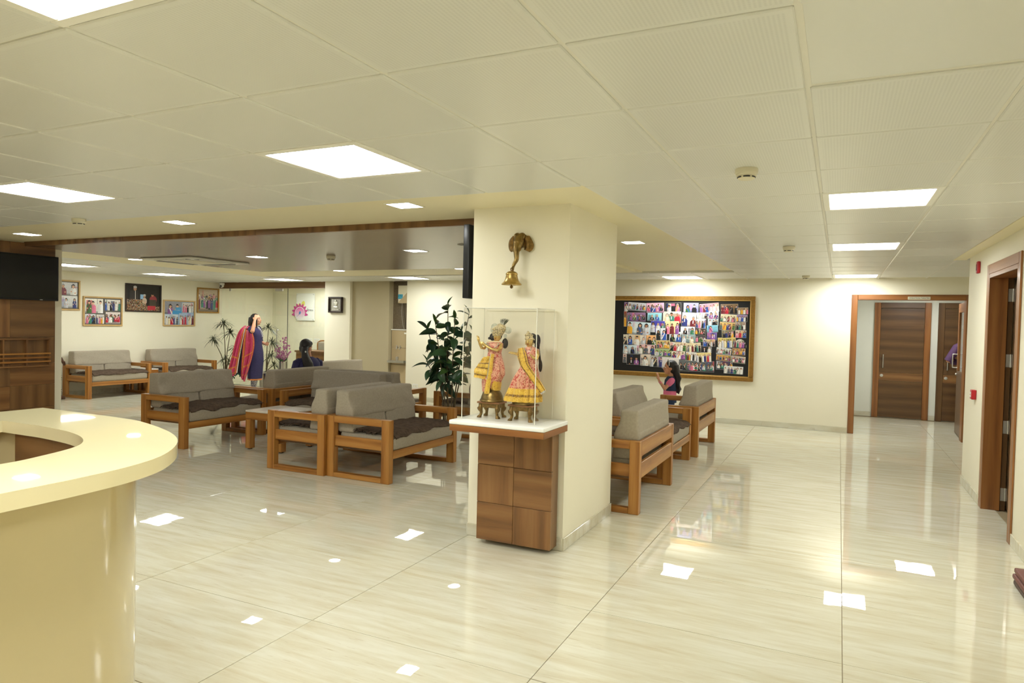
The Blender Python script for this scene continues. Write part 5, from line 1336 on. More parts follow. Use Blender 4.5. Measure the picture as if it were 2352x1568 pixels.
MB().tube(catmull([(-0.02, -0.03, 0.0), (-0.035, -0.015, -0.2), (-0.01, -0.015, -0.4), (0.02, -0.015, -0.5)], 5), 0.004, 6).build('hose', SATIN, wp)
MB().tube(catmull([(0.02, -0.03, 0.0), (0.03, -0.015, -0.25), (0.07, -0.015, -0.5)], 5), 0.004, 6).build('hose', BLACKPL, wp)

# ------------------------------------------------------------------ office furniture
dk = thing('office_desk', 'wooden desk end behind the glass partition', 'desk', (-10.55, 12.12, 0))
B(-0.55, 0.6, -0.3, 0.3, 0.76, 0.80, 0.003, grain=0).build('desk_top', TEAK_MID, dk, smooth=False); B(-0.52, 0.58, -0.28, -0.25, 0.02, 0.759, 0.002, grain=0).build('modesty_panel', TEAK_MID, dk, smooth=False)
B(-0.52, -0.48, -0.249, 0.28, 0.0, 0.759, 0.002, grain=2).build('side_panel', TEAK_MID, dk, smooth=False); B(0.54, 0.58, -0.249, 0.28, 0.0, 0.759, 0.002, grain=2).build('side_panel', TEAK_MID, dk, smooth=False)
oc_ = thing('office_chair', 'upholstered chair with curved wooden back behind the office desk', 'chair', (-10.88, 12.56, 0))
mb = MB(); mb.tube(catmull([(-0.19, 0, 0.66), (-0.20, 0.0, 0.92), (-0.14, 0, 0.995), (0, 0, 1.01), (0.14, 0, 0.995), (0.20, 0, 0.92), (0.19, 0, 0.66)], 5), 0.016, 8); mb.build('back_frame', TEAK, oc_)
MB().rbox((0, 0.0, 0.83), (0.175, 0.025, 0.15), 0.02, (6, 2, 6)).build('backrest', FABRIC, oc_); MB().rbox((0, -0.05 + 0.02, 0.45), (0.2, 0.17, 0.035), 0.03, (4, 4, 2)).build('seat', FABRIC, oc_)
for sx in (-.17, .17):
    for sy in (-.15, .15): MB().tube([(sx, sy, 0), (sx, sy, 0.43)], [0.016, 0.02], 8).build('leg', TEAK, oc_)

# ------------------------------------------------------------------ plants and vases
def leaf_mesh(name, L, Wd, mat, bend):
    def f(u, v):
        w = Wd * (math.sin(PI * min(1, v ** 0.85)) ** 0.8) * 0.5 if 0 < v < 1 else 0.0
        x = (u - 0.5) * 2 * w; return (x, v * L, -bend * v * v * L + abs(x) * 0.35)
    return MB().grid(f, 4, 8).mesh(name, mat, True, 80)
rp2 = random.Random(5)
rb = thing('rubber_plant', 'tall rubber plant with broad dark leaves beside the pillar', 'plant', (-4.29, 7.20, 0))
MB().lathe([(0.14, 0.0), (0.17, 0.10), (0.19, 0.28), (0.195, 0.30), (0.18, 0.30), (0.175, 0.27), (0.001, 0.27)], seg=28).build('pot', WHITEPL, rb)
MB().lathe([(0.174, 0.272), (0.001, 0.282)], seg=20).build('soil', SOIL, rb)
LM = [leaf_mesh('leaf', l, w, m, b) for (l, w, m, b) in ((0.20, 0.105, LEAF2, 0.5), (0.22, 0.115, LEAF, 0.35), (0.17, 0.09, LEAF, 0.25), (0.19, 0.10, LEAF2, 0.15), (0.16, 0.075, LEAF3, 0.3))]
stems = [(-0.02, 0.02, -0.06, 0.05, 1.72), (0.05, -0.02, 0.10, -0.05, 1.55), (-0.06, 0.0, -0.28, -0.05, 1.42), (0.03, 0.06, 0.20, 0.12, 1.62), (0.0, -0.06, -0.12, -0.14, 1.50), (0.06, 0.03, 0.33, 0.0, 1.38), (-0.04, -0.03, -0.20, 0.12, 1.12), (0.02, -0.04, 0.05, -0.14, 1.16), (0.0, 0.0, -0.30, -0.02, 1.00)]
nl = 0
for (bx, by, txp, typ, hgt) in stems:
    pts = catmull([(bx, by, 0.27), (bx * 1.3, by * 1.3, 0.55), (bx + (txp - bx) * 0.5, by + (typ - by) * 0.5, 0.55 + (hgt - 0.55) * 0.5), (txp, typ, hgt)], 6)
    MB().tube(pts, [0.011 - 0.007 * i / (len(pts) - 1) for i in range(len(pts))], 8).build('stem', STEM, rb)
    m = int((hgt - 0.62) / 0.050)
    for k in range(m):
        z = 0.74 + (hgt - 0.74) * (k + 0.5) / m + rp2.uniform(-0.015, 0.015)
        i = min(range(len(pts)), key=lambda q: abs(pts[q].z - z)); p = pts[i]
        o = link('leaf', rp2.choice(LM), rb, (p.x, p.y, z)); nl += 1
        up = rp2.uniform(-0.75, 0.35) + (0.7 if k > m - 3 else 0)
        o.rotation_euler = (up, rp2.uniform(-0.9, 0.9), k * 2.4 + rp2.uniform(-0.5, 0.5)); s_ = rp2.uniform(0.75, 1.08); o.scale = (s_, s_, s_)
    o = link('leaf', LM[4], rb, (pts[-1].x, pts[-1].y, pts[-1].z)); o.rotation_euler = (1.3, 0, rp2.uniform(0, 6)); o.scale = (0.6, 0.8, 0.8)
def dracaena(name, label, x, y, heads, group=None):
    t = thing(name, label, 'plant', (x, y, 0)); r = random.Random(int(abs(x * 100)))
    MB().lathe([(0.11, 0), (0.13, 0.02), (0.135, 0.36), (0.14, 0.38), (0.125, 0.38), (0.12, 0.34), (0.001, 0.34)], seg=24).build('pot', STEEL, t)
    MB().lathe([(0.122, 0.342), (0.001, 0.35)], seg=16).build('soil', SOIL, t)
    for (hx, hy, hz, n, L) in heads:
        pts = catmull([(hx * 0.12, hy * 0.12, 0.34), (hx * 0.3, hy * 0.3, 0.34 + (hz - 0.34) * 0.45), (hx, hy, hz)], 6); MB().tube(pts, [0.012 - 0.006 * i / (len(pts) - 1) for i in range(len(pts))], 7).build('stem', STEM, t)
        mb = MB()
        for k in range(n):
            a = r.uniform(0, 2 * PI); el = math.asin(r.uniform(-0.25, 1.0)); l = L * r.uniform(0.7, 1.1)
            d = Vector((math.cos(a) * math.cos(el), math.sin(a) * math.cos(el), math.sin(el))); sd = Vector((-math.sin(a), math.cos(a), 0)); b = Vector((hx, hy, hz))
            P = [b + d * l * q + Vector((0, 0, -0.55 * l * q * q)) for q in (0, 0.35, 0.7, 1.0)]; w = (0.006, 0.010, 0.007, 0.0008)
            vs = []
            for p_, ww in zip(P, w): vs += [p_ - sd * ww, p_ + sd * ww]
            mb.add(vs, [[0, 1, 3, 2], [2, 3, 5, 4], [4, 5, 7, 6]])
        stuff(mb.build('leaf_tuft', SPIKE, t))
dracaena('dracaena', 'spiky dracaena in the corner beside the gilt framed photograph', -12.05, 10.75,
         [(-0.13, 0.05, 1.37, 50, 0.30), (0.18, -0.05, 1.17, 55, 0.30), (-0.33, -0.05, 1.02, 46, 0.26), (0.26, 0.02, 0.86, 40, 0.24), (0.0, 0.0, 0.62, 34, 0.22), (-0.03, 0.1, 0.52, 26, 0.2)])
dracaena('dracaena', 'spiky dracaena half hidden behind the standing woman', -10.98, 10.86,
         [(0.0, 0.05, 1.30, 50, 0.30), (0.16, 0.0, 1.0, 46, 0.28), (0.10, 0.05, 0.72, 40, 0.26), (0.22, 0.0, 0.52, 34, 0.24)])
def vase(name, label, x, y, h, r, flowers):
    t = thing(name, label, 'vase', (x, y, 0)); MB().lathe([(r, 0), (r, 0.005), (r, h), (r * 0.93, h), (r * 0.93, h - 0.1), (0.001, h - 0.1)], seg=24).build('body', STEEL, t)
    r_ = random.Random(3)
    if flowers:
        mb = MB()
        for k in range(14):
            a = r_.uniform(0, 6.28); b = Vector((0, 0, h - 0.05)); tip = Vector((0.14 * math.cos(a), 0.14 * math.sin(a), h + r_.uniform(0.0, 0.12))); sd = Vector((-math.sin(a), math.cos(a), 0)) * 0.025
            mb.add([b, (b + tip) / 2 + sd + Vector((0, 0, .03)), tip, (b + tip) / 2 - sd + Vector((0, 0, .03))], [[0, 1, 2, 3]])
        stuff(mb.build('foliage', LEAF, t))
        for (dx, dy, top, n) in ((0.05, 0, 0.50, 26), (-0.20, 0.03, 0.24, 16), (0.20, -0.02, 0.20, 16), (-0.08, -0.06, 0.30, 18), (0.10, 0.05, 0.34, 18), (0.0, -0.12, 0.10, 8)):
            P = catmull([(0, 0, h - 0.05), (dx * 0.5, dy * 0.5, h + top * 0.6), (dx, dy, h + top)], 6); st = MB().tube(P, 0.004, 5); st.build('stem', STEM, t)
            mb = MB()
            for k in range(n):
                p = P[min(len(P) - 1, 3 + int((len(P) - 3) * k / n))] + Vector((r_.gauss(0, .028), r_.gauss(0, .028), r_.gauss(0, .02)))
                for q in range(5):
                    a = 2 * PI * q / 5 + k; e = Vector((math.cos(a), 0.3 * math.sin(a * 2 + k), math.sin(a))) * 0.024; sd = Vector((-math.sin(a), 0.2, math.cos(a))) * 0.010
                    mb.add([p, p + e * 0.6 + sd, p + e, p + e * 0.6 - sd], [[0, 1, 2, 3]])
            stuff(mb.build('blossom', ORCHID, t))
vase('flower_vase', 'tall steel vase of purple orchids before the glass partition', -10.38, 10.72, 0.62, 0.075, True)
vase('steel_vase', 'empty steel cylinder vase on floor behind the standing woman', -10.62, 10.52, 0.37, 0.075, False)

# ------------------------------------------------------------------ small things by the right wall
for k, (dx, z, m, ln, lb) in enumerate(((0.0, 0.0, GREYBRN, 0.50, 'lowest grey-brown board of the small stack by the corridor wall'), (-0.004, 0.034, MAROON, 0.49, 'middle maroon board of the small stack by the corridor wall'), (0.006, 0.066, MAROON, 0.47, 'topmost maroon board of the small stack by the corridor wall'))):
    t = MB().rbox((0.075 + dx, -ln / 2, 0.016), (0.075, ln / 2, 0.0155), 0.010, (3, 6, 1)).build('board', m, None, (1.000, 5.04 + 0.012 * k, z), 0.0)
    tag(t, lb, 'board', 'stack of three boards on the floor')

# ------------------------------------------------------------------ people
def hand(mb, w, d, palm, side, s=1.0, curl=0.5):
    """palm, four unequal fingers bent at the knuckles and a thumb from the side of the palm"""
    w = Vector(w); d = Vector(d).normalized(); palm = Vector(palm); palm = (palm - d * palm.dot(d)).normalized(); sd = d.cross(palm).normalized() * side
    for k in (-1.2, 0, 1.2):
        mb.limb([w - d * 0.004 * s, w + d * 0.04 * s + sd * k * 0.012 * s, w + d * 0.082 * s + sd * k * 0.017 * s], [0.019 * s, 0.017 * s, 0.013 * s], 8)
    for k, l in enumerate((0.072, 0.082, 0.076, 0.058)):
        b = w + d * 0.084 * s + sd * (1.5 - k) * 0.0185 * s
        e = d + sd * (1.5 - k) * 0.07
        p1 = b + e * l * 0.45 * s + palm * l * 0.10 * curl * s; p2 = p1 + e * l * 0.32 * s + palm * l * 0.34 * curl * s; p3 = p2 + e * l * 0.18 * s + palm * l * 0.36 * curl * s
        mb.limb([b - d * 0.012 * s, p1, p2, p3], [0.0092 * s, 0.0086 * s, 0.0078 * s, 0.0066 * s], 8)
    t0 = w + d * 0.022 * s + sd * 0.020 * s
    mb.limb([t0, t0 + d * 0.028 * s + sd * 0.026 * s + palm * 0.006 * s, t0 + d * 0.058 * s + sd * 0.034 * s + palm * 0.016 * s], [0.0125 * s, 0.0105 * s, 0.0082 * s], 8)
def head_shape(mb, M, s=1.0):
    """head of 0.22 s, chin to crown; M: face looks along local +x, centre of the skull at the origin"""
    T = lambda x, y, z: M @ Vector((x * s, y * s, z * s)); SM = M @ Matrix.Scale(s, 4)
    mb.ball((-0.008, 0, 0.020), (0.092, 0.076, 0.092), 18, 12, M=SM)
    mb.ball((0.028, 0, -0.045), (0.056, 0.054, 0.066), 16, 10, M=SM)
    mb.ball((0.055, 0, -0.088), (0.024, 0.026, 0.018), 12, 8, M=SM)
    mb.limb([T(0.080, 0, 0.012), T(0.092, 0, -0.016), T(0.096, 0, -0.032)], [0.007 * s, 0.009 * s, 0.012 * s], 8)
    for q in (-1, 1):
        mb.ball((0.058, q * 0.036, -0.028), (0.022, 0.020, 0.020), 10, 8, M=SM)
        mb.ball((-0.008, q * 0.076, -0.014), (0.017, 0.008, 0.028), 10, 8, M=SM)
def face_parts(t, M, s=1.0):
    SM = M @ Matrix.Scale(s, 4)
    for q in (-1, 1):
        MB().ball((0.0745, q * 0.031, 0.002), (0.0095, 0.0135, 0.0075), 10, 8, M=SM).build('eye', WHITEPL, t)
        MB().ball((0.0815, q * 0.031, 0.002), (0.0042, 0.0062, 0.0066), 10, 8, M=SM).build('iris', EYEW, t)
        MB().limb([SM @ Vector((0.078, q * 0.014, 0.021)), SM @ Vector((0.079, q * 0.032, 0.026)), SM @ Vector((0.068, q * 0.050, 0.020))], [0.0035 * s, 0.0038 * s, 0.0022 * s], 6).build('eyebrow', HAIR, t)
    MB().ball((0.0865, 0, -0.060), (0.009, 0.021, 0.0075), 12, 8, M=SM).build('lips', LIP, t)
def HM(c, yaw=0.0, pitch=0.0, roll=0.0):
    return Matrix.Translation(c) @ Matrix.Rotation(yaw, 4, 'Z') @ Matrix.Rotation(-pitch, 4, 'Y') @ Matrix.Rotation(roll, 4, 'X')
def hair_cap(mb, M, s=1.0, vol=1.0):
    SM = M @ Matrix.Scale(s, 4)
    mb.ball((-0.026, 0, 0.036), (0.092 * vol, 0.084 * vol, 0.090 * vol), 18, 12, M=SM)
    mb.ball((-0.052, 0, -0.02), (0.062 * vol, 0.076 * vol, 0.078 * vol), 16, 10, M=SM)
    for q in (-1, 1): mb.ball((0.004, q * 0.046, 0.066), (0.056, 0.036, 0.038), 12, 8, M=SM)

# standing woman: faces across the room, near arm lifted to the forehead, long shawl over the near shoulder
WYAW = math.radians(24)
wm = thing('person', 'standing woman in navy tunic and long magenta shawl, hand raised to forehead', 'person', (-10.62, 10.20, 0), WYAW)
hc = Vector((0.02, 0.0, 1.475)); HMw = HM(hc, 0.0, 0.10)
mb = MB(); head_shape(mb, HMw)
mb.limb([(0.0, 0, 1.40), (-0.015, 0, 1.30)], [0.048, 0.054], 12)
mb.loft([(-0.01, 0, 0.78, .12, .16), (0.0, 0, 0.90, .13, .165), (0.0, 0, 1.02, .105, .135), (0.01, 0, 1.15, .12, .15), (0.0, 0, 1.26, .10, .165), (-0.01, 0, 1.31, .07, .12), (-0.01, 0, 1.34, .05, .06)], 20)
for q, dx in ((-1, 0.035), (1, -0.035)):
    mb.limb([(0.0, q * 0.085, 0.84), (dx * 0.6, q * 0.085, 0.47), (dx - 0.02, q * 0.08, 0.09)], [0.082, 0.055, 0.040], 12)
    mb.limb([(dx - 0.05, q * 0.08, 0.04), (dx + 0.05, q * 0.09, 0.035), (dx + 0.13, q * 0.095, 0.024)], [0.036, 0.034, 0.020], 10)
Sh, El, Wr = Vector((-0.02, -0.165, 1.285)), Vector((0.055, -0.265, 1.245)), Vector((0.055, -0.165, 1.450))
mb.limb([Sh, El], [0.050, 0.040], 12); mb.limb([El, (El + Wr) / 2, Wr], [0.040, 0.037, 0.027], 12)
hand(mb, Wr, (0.10, 0.55, 1.0), (-0.3, 1.0, -0.3), 1, 0.95, 0.35)
S2, E2, W2 = Vector((0.0, 0.165, 1.285)), Vector((0.02, 0.22, 1.02)), Vector((0.165, 0.10, 0.985))
mb.limb([S2, E2], [0.050, 0.040], 12); mb.limb([E2, W2], [0.038, 0.027], 12); hand(mb, W2, (0.9, -0.5, -0.05), (-0.3, -0.8, 0.2), -1, 0.95, 0.9)
union_mesh('body', mb, SKIN, wm, 0.0075, 3)
face_parts(wm, HMw)
mb = MB(); hair_cap(mb, HMw); mb.loft([(-0.075, 0, 1.52, .055, .07), (-0.085, 0, 1.42, .055, .075), (-0.085, 0, 1.30, .045, .07), (-0.095, 0, 1.18, .035, .055), (-0.10, 0, 1.08, .015, .03)], 16)
mb.loft([(0.055, -0.075, 1.53, .02, .012), (0.062, -0.082, 1.42, .018, .012), (0.062, -0.085, 1.30, .014, .01), (0.058, -0.088, 1.24, .006, .006)], 10)
union_mesh('hair', mb, HAIR, wm, 0.008, 2)
k_ = [(0.01, 0, 0.275, .128, .185, .05, 7), (0.015, 0, 0.45, .138, .185, .045, 7), (0.02, 0, 0.65, .150, .19, .03, 7), (0.012, 0, 0.82, .148, .19, .015, 7), (0.005, 0, 0.96, .128, .165), (0.008, 0, 1.04, .122, .152), (0.018, 0, 1.15, .138, .165), (0.008, 0, 1.25, .118, .182), (-0.005, 0, 1.305, .088, .150), (-0.01, 0, 1.335, .066, .085)]
MB().loft(k_, 36).build('tunic', NAVY, wm)
MB().loft([(0.022, 0, 1.13, .139, .10), (0.014, 0, 1.22, .132, .11), (0.002, 0, 1.30, .098, .09), (-0.006, 0, 1.336, .070, .07)], 28).build('printed_yoke', PRINTLEG, wm)
MB().loft([(0.01, 0, 0.262, .131, .188, .05, 7), (0.01, 0, 0.290, .131, .188, .05, 7)], 36).build('tunic_hem', SHAWL_O, wm)
for nm, P, R in (('sleeve', [Sh + Vector((0, 0.02, 0.0)), Sh, El - Vector((0.012, -0.012, 0))], [0.066, 0.062, 0.054]), ('sleeve', [S2 - Vector((0, 0.02, 0)), S2, (S2 + E2) / 2, E2 * 0.9 + W2 * 0.1], [0.066, 0.062, 0.054, 0.050])):
    MB().tube(P, R, 14).build(nm, NAVY, wm)
for q, dx in ((-1, 0.035), (1, -0.035)):
    MB().tube([(dx * 0.5, q * 0.085, 0.50), (dx * 0.7, q * 0.083, 0.30), (dx - 0.02, q * 0.08, 0.075)], [0.078, 0.068, 0.050], 14).build('legging', PRINTLEG, wm)
    MB().limb([(dx - 0.055, q * 0.08, 0.020), (dx + 0.05, q * 0.09, 0.020), (dx + 0.135, q * 0.095, 0.018)], [0.038, 0.038, 0.026], 10).build('shoe', SHOE, wm)
# the shawl: two hanging panels joined at the near shoulder, dark inside between them
def edge_at(P, v):
    f = v * (len(P) - 1); i = min(len(P) - 2, int(f)); g = f - i
    return Vector(P[i]) * (1 - g) + Vector(P[i + 1]) * g
EB_L = catmull([(-.16, 1.345, 0), (-.265, 1.15, 0), (-.375, .68, 0), (-.50, .21, 0)], 8); EB_R = catmull([(-.125, 1.345, 0), (-.16, 1.10, 0), (-.235, .66, 0), (-.27, .40, 0)], 8)
EF_L = catmull([(-.10, 1.33, 0), (-.135, 1.05, 0), (-.16, .66, 0), (-.175, .31, 0)], 8); EF_R = catmull([(-.005, 1.315, 0), (.085, 1.08, 0), (.065, .80, 0), (-.10, .24, 0)], 8)
def panel_fn(L, Rr, dep, amp, nf, ph):
    def f(u, v):
        p = edge_at(L, v) * (1 - u) + edge_at(Rr, v) * u; top = max(0.0, 1 - v * 4)
        return (p.x, -0.205 - dep - 0.03 * math.sin(v * 2.2) - amp * (0.3 + v) * math.sin(u * nf + ph + v) + top * top * 0.075, p.y)
    return f
FB, FF, FG = panel_fn(EB_L, EB_R, 0.0, 0.016, 11, 0.7), panel_fn(EF_L, EF_R, 0.012, 0.016, 13, 2.0), panel_fn(EB_R, EF_L, -0.045, 0.004, 6, 0)
for nm, f, bands in (('shawl_back', FB, ((0.78, 0.91), (0.03, 0.06))), ('shawl_front', FF, ((0.05, 0.17), (0.91, 0.98)))):
    mb = MB(); mb.grid(f, 30, 26, thick=0.006); o = mb.build(nm, SHAWL, wm, angle=80)
    for (ua, ub) in bands:
        m2 = MB(); m2.grid(lambda u, v: tuple(Vector(f(ua + (ub - ua) * u, v * 0.985)) + Vector((0, -0.009, 0))), 6, 24, thick=0.001); m2.build('woven_band', SHAWL_O, o, angle=80)
    for va in (0.62, 0.78, 0.90):
        m2 = MB(); m2.grid(lambda u, v: tuple(Vector(f(0.1 + 0.8 * u, va + 0.022 * v)) + Vector((0, -0.0085, 0))), 20, 2, thick=0.001); m2.build('woven_band', SHAWL_O, o, angle=80)
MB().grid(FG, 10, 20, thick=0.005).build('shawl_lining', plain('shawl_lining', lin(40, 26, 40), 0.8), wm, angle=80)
# wide curved middle: the part of the shawl hanging over the shoulder and round the back
MB().grid(lambda u, v: (-0.10 + 0.16 * u - 0.02 * v, -0.20 + 0.10 * math.sin(v * PI * 0.5) * 0 - 0.012 * math.sin(u * 9) + 0.07 * (1 - v), 1.345 - 0.05 * v - 0.04 * (u - .5) ** 2), 12, 6, thick=0.006).build('shawl_fold', SHAWL, wm, angle=80)
mb = MB(); MB_pts = []
for k in range(14):
    u = k / 13; MB_pts.append((-0.50 + 0.24 * u, -0.225, 0.19 + 0.20 * u))
for k in range(9): MB_pts.append((-0.28 + 0.13 * k / 8, -0.20, 0.385 + 0.03 * math.sin(k)))
r_ = random.Random(2)
for p in MB_pts: mb.ball((p[0] + r_.gauss(0, .006), p[1] + r_.gauss(0, .01), p[2] + r_.gauss(0, .01)), 0.016, 7, 5)
stuff(mb.build('pompom_fringe', POM, wm))
MB().lathe([(0.034, -0.006), (0.036, 0), (0.034, 0.006)], seg=16, M=Matrix.Translation(El * 0.55 + Wr * 0.45)).build('bangle', GOLD_L, wm)

# seated woman seen from behind, head turned to the side
sw_ = thing('person', 'seated dark haired woman in navy top, seen from behind over sofa back', 'person', (-6.985, 7.70, 0.44), math.radians(168))
HMs = HM((0.02, 0.0, 0.655), math.radians(-78), -0.22)
mb = MB(); head_shape(mb, HMs, 0.97)
mb.limb([(0.0, 0, 0.60), (-0.02, 0, 0.50)], [0.046, 0.055], 12)
mb.loft([(0.0, 0, 0.0, .13, .17), (-0.01, 0, 0.10, .125, .165), (-0.03, 0, 0.24, .105, .145), (-0.03, 0, 0.36, .115, .17), (-0.02, 0, 0.45, .095, .175), (-0.02, 0, 0.50, .06, .12)], 20)
for q in (-1, 1):
    mb.limb([(0.0, q * 0.09, 0.085), (0.38, q * 0.10, 0.075)], [0.083, 0.060], 12); mb.limb([(0.38, q * 0.10, 0.05), (0.40, q * 0.10, -0.16), (0.37, q * 0.10, -0.355)], [0.056, 0.050, 0.036], 12)
    mb.limb([(0.34, q * 0.10, -0.39), (0.48, q * 0.11, -0.405)], [0.034, 0.018], 10)
    mb.limb([(-0.02, q * 0.185, 0.43), (0.02, q * 0.225, 0.20)], [0.050, 0.040], 12); mb.limb([(0.02, q * 0.225, 0.20), (0.22, q * 0.10, 0.18)], [0.038, 0.026], 12)
    hand(mb, (0.22, q * 0.10, 0.18), (0.8, -q * 0.6, -0.1), (0, 0, -1), q, 0.92, 0.6)
union_mesh('body', mb, SKIN, sw_, 0.0085, 3); face_parts(sw_, HMs, 0.97)
mb = MB(); hair_cap(mb, HMs, 0.97, 1.03)
mb.loft([(-0.045, 0.065, 0.67, .045, .05), (-0.075, 0.100, 0.60, .042, .048), (-0.105, 0.105, 0.53, .046, .062), (-0.130, 0.085, 0.45, .046, .082), (-0.138, 0.065, 0.36, .042, .088), (-0.135, 0.03, 0.25, .034, .075), (-0.13, 0.03, 0.16, .01, .02)], 16)
union_mesh('hair', mb, HAIR, sw_, 0.008, 2)
MB().ball((-0.118, 0.115, 0.60), (0.012, 0.010, 0.014), 10, 8).build('hair_clip', WHITEPL, sw_)
MB().loft([(0.0, 0, 0.02, .142, .185), (-0.015, 0, 0.12, .136, .176), (-0.03, 0, 0.24, .116, .158), (-0.03, 0, 0.36, .128, .186), (-0.022, 0, 0.44, .110, .196), (-0.02, 0, 0.49, .080, .150), (-0.02, 0, 0.525, .056, .072)], 28).build('top', NAVY, sw_)
for q in (-1, 1):
    MB().tube([(-0.02, q * 0.14, 0.452), (-0.02, q * 0.185, 0.435), (0.0, q * 0.21, 0.32), (0.02, q * 0.225, 0.215)], [0.058, 0.062, 0.055, 0.049], 14).build('sleeve', NAVY, sw_)
    MB().tube([(0.02, q * 0.09, 0.085), (0.38, q * 0.10, 0.075), (0.412, q * 0.10, -0.03), (0.40, q * 0.10, -0.18), (0.37, q * 0.10, -0.34)], [0.092, 0.072, 0.066, 0.060, 0.050], 14).build('trouser_leg', GREYTR, sw_)

# girl, in profile, hand lifted
gl_ = thing('person', 'young girl in denim vest and pink top before the photo board', 'person', (-2.19, 9.95, 0), math.radians(202))
HMg = HM((0.015, 0.0, 0.925), 0.0, 0.05)
mb = MB(); head_shape(mb, HMg, 0.90)
mb.limb([(0.0, 0, 0.86), (-0.012, 0, 0.79)], [0.034, 0.038], 12)
mb.loft([(0.0, 0, 0.47, .085, .105), (0.005, 0, 0.55, .085, .10), (0.005, 0, 0.66, .075, .095), (0.0, 0, 0.745, .068, .105), (-0.005, 0, 0.79, .045, .07)], 18)
for q in (-1, 1):
    mb.limb([(0.0, q * 0.055, 0.49), (0.01, q * 0.058, 0.27), (-0.01, q * 0.058, 0.06)], [0.060, 0.044, 0.030], 12); mb.limb([(-0.03, q * 0.058, 0.025), (0.09, q * 0.064, 0.018)], [0.026, 0.018], 10)
gS, gE, gW = Vector((0.0, 0.11, 0.745)), Vector((0.105, 0.155, 0.635)), Vector((0.185, 0.135, 0.745))
mb.limb([gS, gE], [0.034, 0.028], 12); mb.limb([gE, gW], [0.028, 0.020], 12); hand(mb, gW, (0.25, 0.1, 1.0), (0.8, -0.4, 0), 1, 0.78, 0.25)
hS, hE, hW = Vector((-0.01, -0.11, 0.745)), Vector((-0.085, -0.15, 0.60)), Vector((-0.03, -0.12, 0.50))
mb.limb([hS, hE], [0.034, 0.028], 12); mb.limb([hE, hW], [0.028, 0.020], 12); hand(mb, hW, (0.5, 0.4, -0.6), (0.3, 0.8, 0), -1, 0.74, 0.5)
union_mesh('body', mb, SKIN, gl_, 0.0062, 3); face_parts(gl_, HMg, 0.90)
mb = MB(); hair_cap(mb, HMg, 0.90, 1.05)
mb.loft([(-0.055, 0, 0.97, .055, .075), (-0.075, 0, 0.88, .055, .085), (-0.085, 0, 0.79, .052, .088), (-0.09, 0.01, 0.70, .048, .085), (-0.095, 0.01, 0.62, .040, .070), (-0.10, 0.01, 0.56, .015, .03)], 16)
for k in range(9):
    a = -0.07 + 0.0175 * k; mb.tube([(-0.09, a, 0.86), (-0.125 + 0.01 * (k % 2), a * 1.1, 0.78), (-0.10, a * 1.2, 0.70), (-0.14 + 0.012 * (k % 3), a * 1.25, 0.62), (-0.11, a * 1.2, 0.55)], [0.018, 0.020, 0.019, 0.016, 0.006], 8)
union_mesh('hair', mb, HAIR, gl_, 0.007, 1)
mb = MB(); mb.tube([HMg @ Vector((0.028 * 1, 0.086 * math.cos(PI * k / 12), 0.032 + 0.086 * math.sin(PI * k / 12))) for k in range(13)], 0.006, 8); mb.build('hairband', SATIN, gl_)
MB().loft([(0.002, 0, 0.50, .094, .112), (0.005, 0, 0.56, .092, .108), (0.005, 0, 0.66, .084, .104), (0.0, 0, 0.745, .076, .112), (-0.005, 0, 0.795, .050, .076)], 28).build('pink_top', PINK, gl_)
MB().loft([(0.0, 0, 0.595, .096, .116, .04, 5), (0.002, 0, 0.66, .090, .112), (-0.002, 0, 0.745, .083, .118), (-0.007, 0, 0.80, .050, .084)], 28).build('denim_vest', DENIM, gl_)
for (a, b) in ((gS, gE), (hS, hE)): MB().limb([a, a * 0.55 + b * 0.45], [0.046, 0.042], 12).build('puff_sleeve', PINK, gl_)
MB().loft([(0.0, 0, 0.42, .094, .112), (0.0, 0, 0.505, .092, .110)], 24).build('waistband', DENIM, gl_)
for q in (-1, 1):
    MB().tube([(0.0, q * 0.052, 0.49), (0.01, q * 0.058, 0.27), (-0.01, q * 0.058, 0.05)], [0.068, 0.054, 0.040], 14).build('jeans_leg', DENIM, gl_); MB().limb([(-0.035, q * 0.058, 0.018), (0.095, q * 0.064, 0.017)], [0.030, 0.022], 10).build('shoe', WHITEPL, gl_)
MB().lathe([(0.026, -0.006), (0.027, 0), (0.026, 0.006)], seg=14, M=Matrix.Translation(gE * 0.25 + gW * 0.75)).build('wristband', PINK, gl_)

# man half hidden behind the open lobby door, leaning forward
pm = thing('person', 'man in purple shirt and grey trousers mostly hidden behind the lobby door', 'person', (1.93, 13.22, 0), math.radians(60))
HMp = HM((0.13, 0.0, 1.52), 0.0, -0.4)
mb = MB(); head_shape(mb, HMp, 1.0); mb.limb([(0.10, 0, 1.44), (0.05, 0, 1.35)], [0.052, 0.06], 12)
mb.loft([(0.0, 0, 0.85, .12, .165), (0.0, 0, 0.95, .115, .16), (0.02, 0, 1.12, .115, .17), (0.045, 0, 1.27, .11, .19), (0.05, 0, 1.35, .08, .14)], 20)
for q in (-1, 1):
    mb.limb([(0.0, q * 0.09, 0.87), (0.02, q * 0.095, 0.46), (-0.02, q * 0.095, 0.08)], [0.088, 0.058, 0.042], 12); mb.limb([(-0.05, q * 0.095, 0.04), (0.14, q * 0.105, 0.03)], [0.036, 0.024], 10)
    mb.limb([(0.04, q * 0.20, 1.30), (-0.02, q * 0.31, 1.07)], [0.054, 0.044], 12); mb.limb([(-0.02, q * 0.31, 1.07), (0.20, q * 0.22, 1.02)], [0.042, 0.030], 12); hand(mb, (0.20, q * 0.22, 1.02), (0.9, -q * 0.4, 0), (0, -q, -0.3), q, 1.0, 0.8)
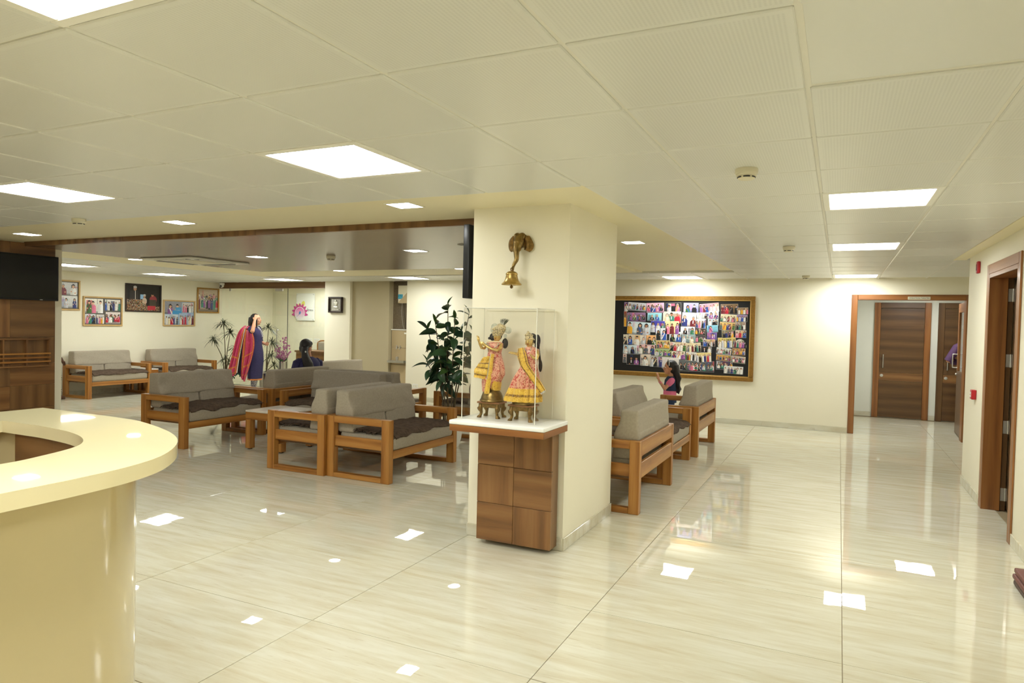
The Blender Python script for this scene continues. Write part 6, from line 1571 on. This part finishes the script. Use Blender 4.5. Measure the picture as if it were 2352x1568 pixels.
union_mesh('body', mb, SKIN, pm, 0.009, 3); face_parts(pm, HMp); mb = MB(); hair_cap(mb, HMp, 1.0, 0.99); union_mesh('hair', mb, HAIR, pm, 0.009, 2)
MB().loft([(0.0, 0, 0.80, .135, .178), (0.0, 0, 0.95, .128, .172), (0.02, 0, 1.12, .128, .182), (0.045, 0, 1.27, .122, .205), (0.05, 0, 1.345, .092, .158), (0.055, 0, 1.385, .066, .080)], 28).build('shirt', PURPLE, pm)
for q in (-1, 1):
    MB().tube([(0.045, q * 0.16, 1.315), (0.035, q * 0.21, 1.285), (-0.02, q * 0.312, 1.075), (0.06, q * 0.28, 1.05), (0.16, q * 0.236, 1.028)], [0.066, 0.070, 0.062, 0.056, 0.044], 14).build('sleeve', PURPLE, pm)
    MB().tube([(0.0, q * 0.088, 0.86), (0.02, q * 0.095, 0.46), (-0.02, q * 0.095, 0.055)], [0.098, 0.078, 0.062], 14).build('trouser_leg', GREYTR, pm); MB().limb([(-0.06, q * 0.095, 0.032), (0.15, q * 0.105, 0.03)], [0.042, 0.030], 10).build('shoe', SHOE, pm)

# carved figure peeping out from behind the clad column
cf = thing('carved_figure', 'dark carved wooden figure half hidden behind the clad column', 'statue', (-12.40, 7.36, 0))
CARVE = plain('carved_wood', lin(92, 62, 44), 0.4, var=0.4, vscale=30, bump=0.3, bscale=90)
B(-0.12, 0.12, -0.11, 0.11, 0, 0.06, 0.008).build('plinth', CARVE, cf, smooth=False)
mb = MB(); mb.loft([(0, 0, .06, .09, .09), (0, 0, .25, .07, .075), (0, 0, .45, .08, .085), (0, 0, .56, .055, .065), (0, 0, .70, .07, .09), (0, 0, .77, .04, .06), (0, 0, .80, .025, .025)], 18); mb.ball((0, 0, .86), (.05, .045, .062), 14, 10)
mb.limb([(0.02, .085, .72), (0.05, .135, .60), (0.09, .10, .66)], [.026, .022, .018], 10); mb.limb([(0.02, -.085, .72), (0.05, -.13, .58), (0.08, -.09, .52)], [.026, .022, .018], 10)
union_mesh('body', mb, CARVE, cf, 0.006, 2)
mb = MB()
for k in range(20): a = 2 * PI * k / 20; mb.ball((0.082 * math.cos(a), 0.086 * math.sin(a), .44 - 0.006 * k % 0.05), .010, 7, 5)
for k in range(9): mb.ball((0.075, 0.05 + 0.012 * math.sin(k), .10 + .035 * k), .010, 7, 5)
mb.build('beads', BRASS, cf)
#@@PART5
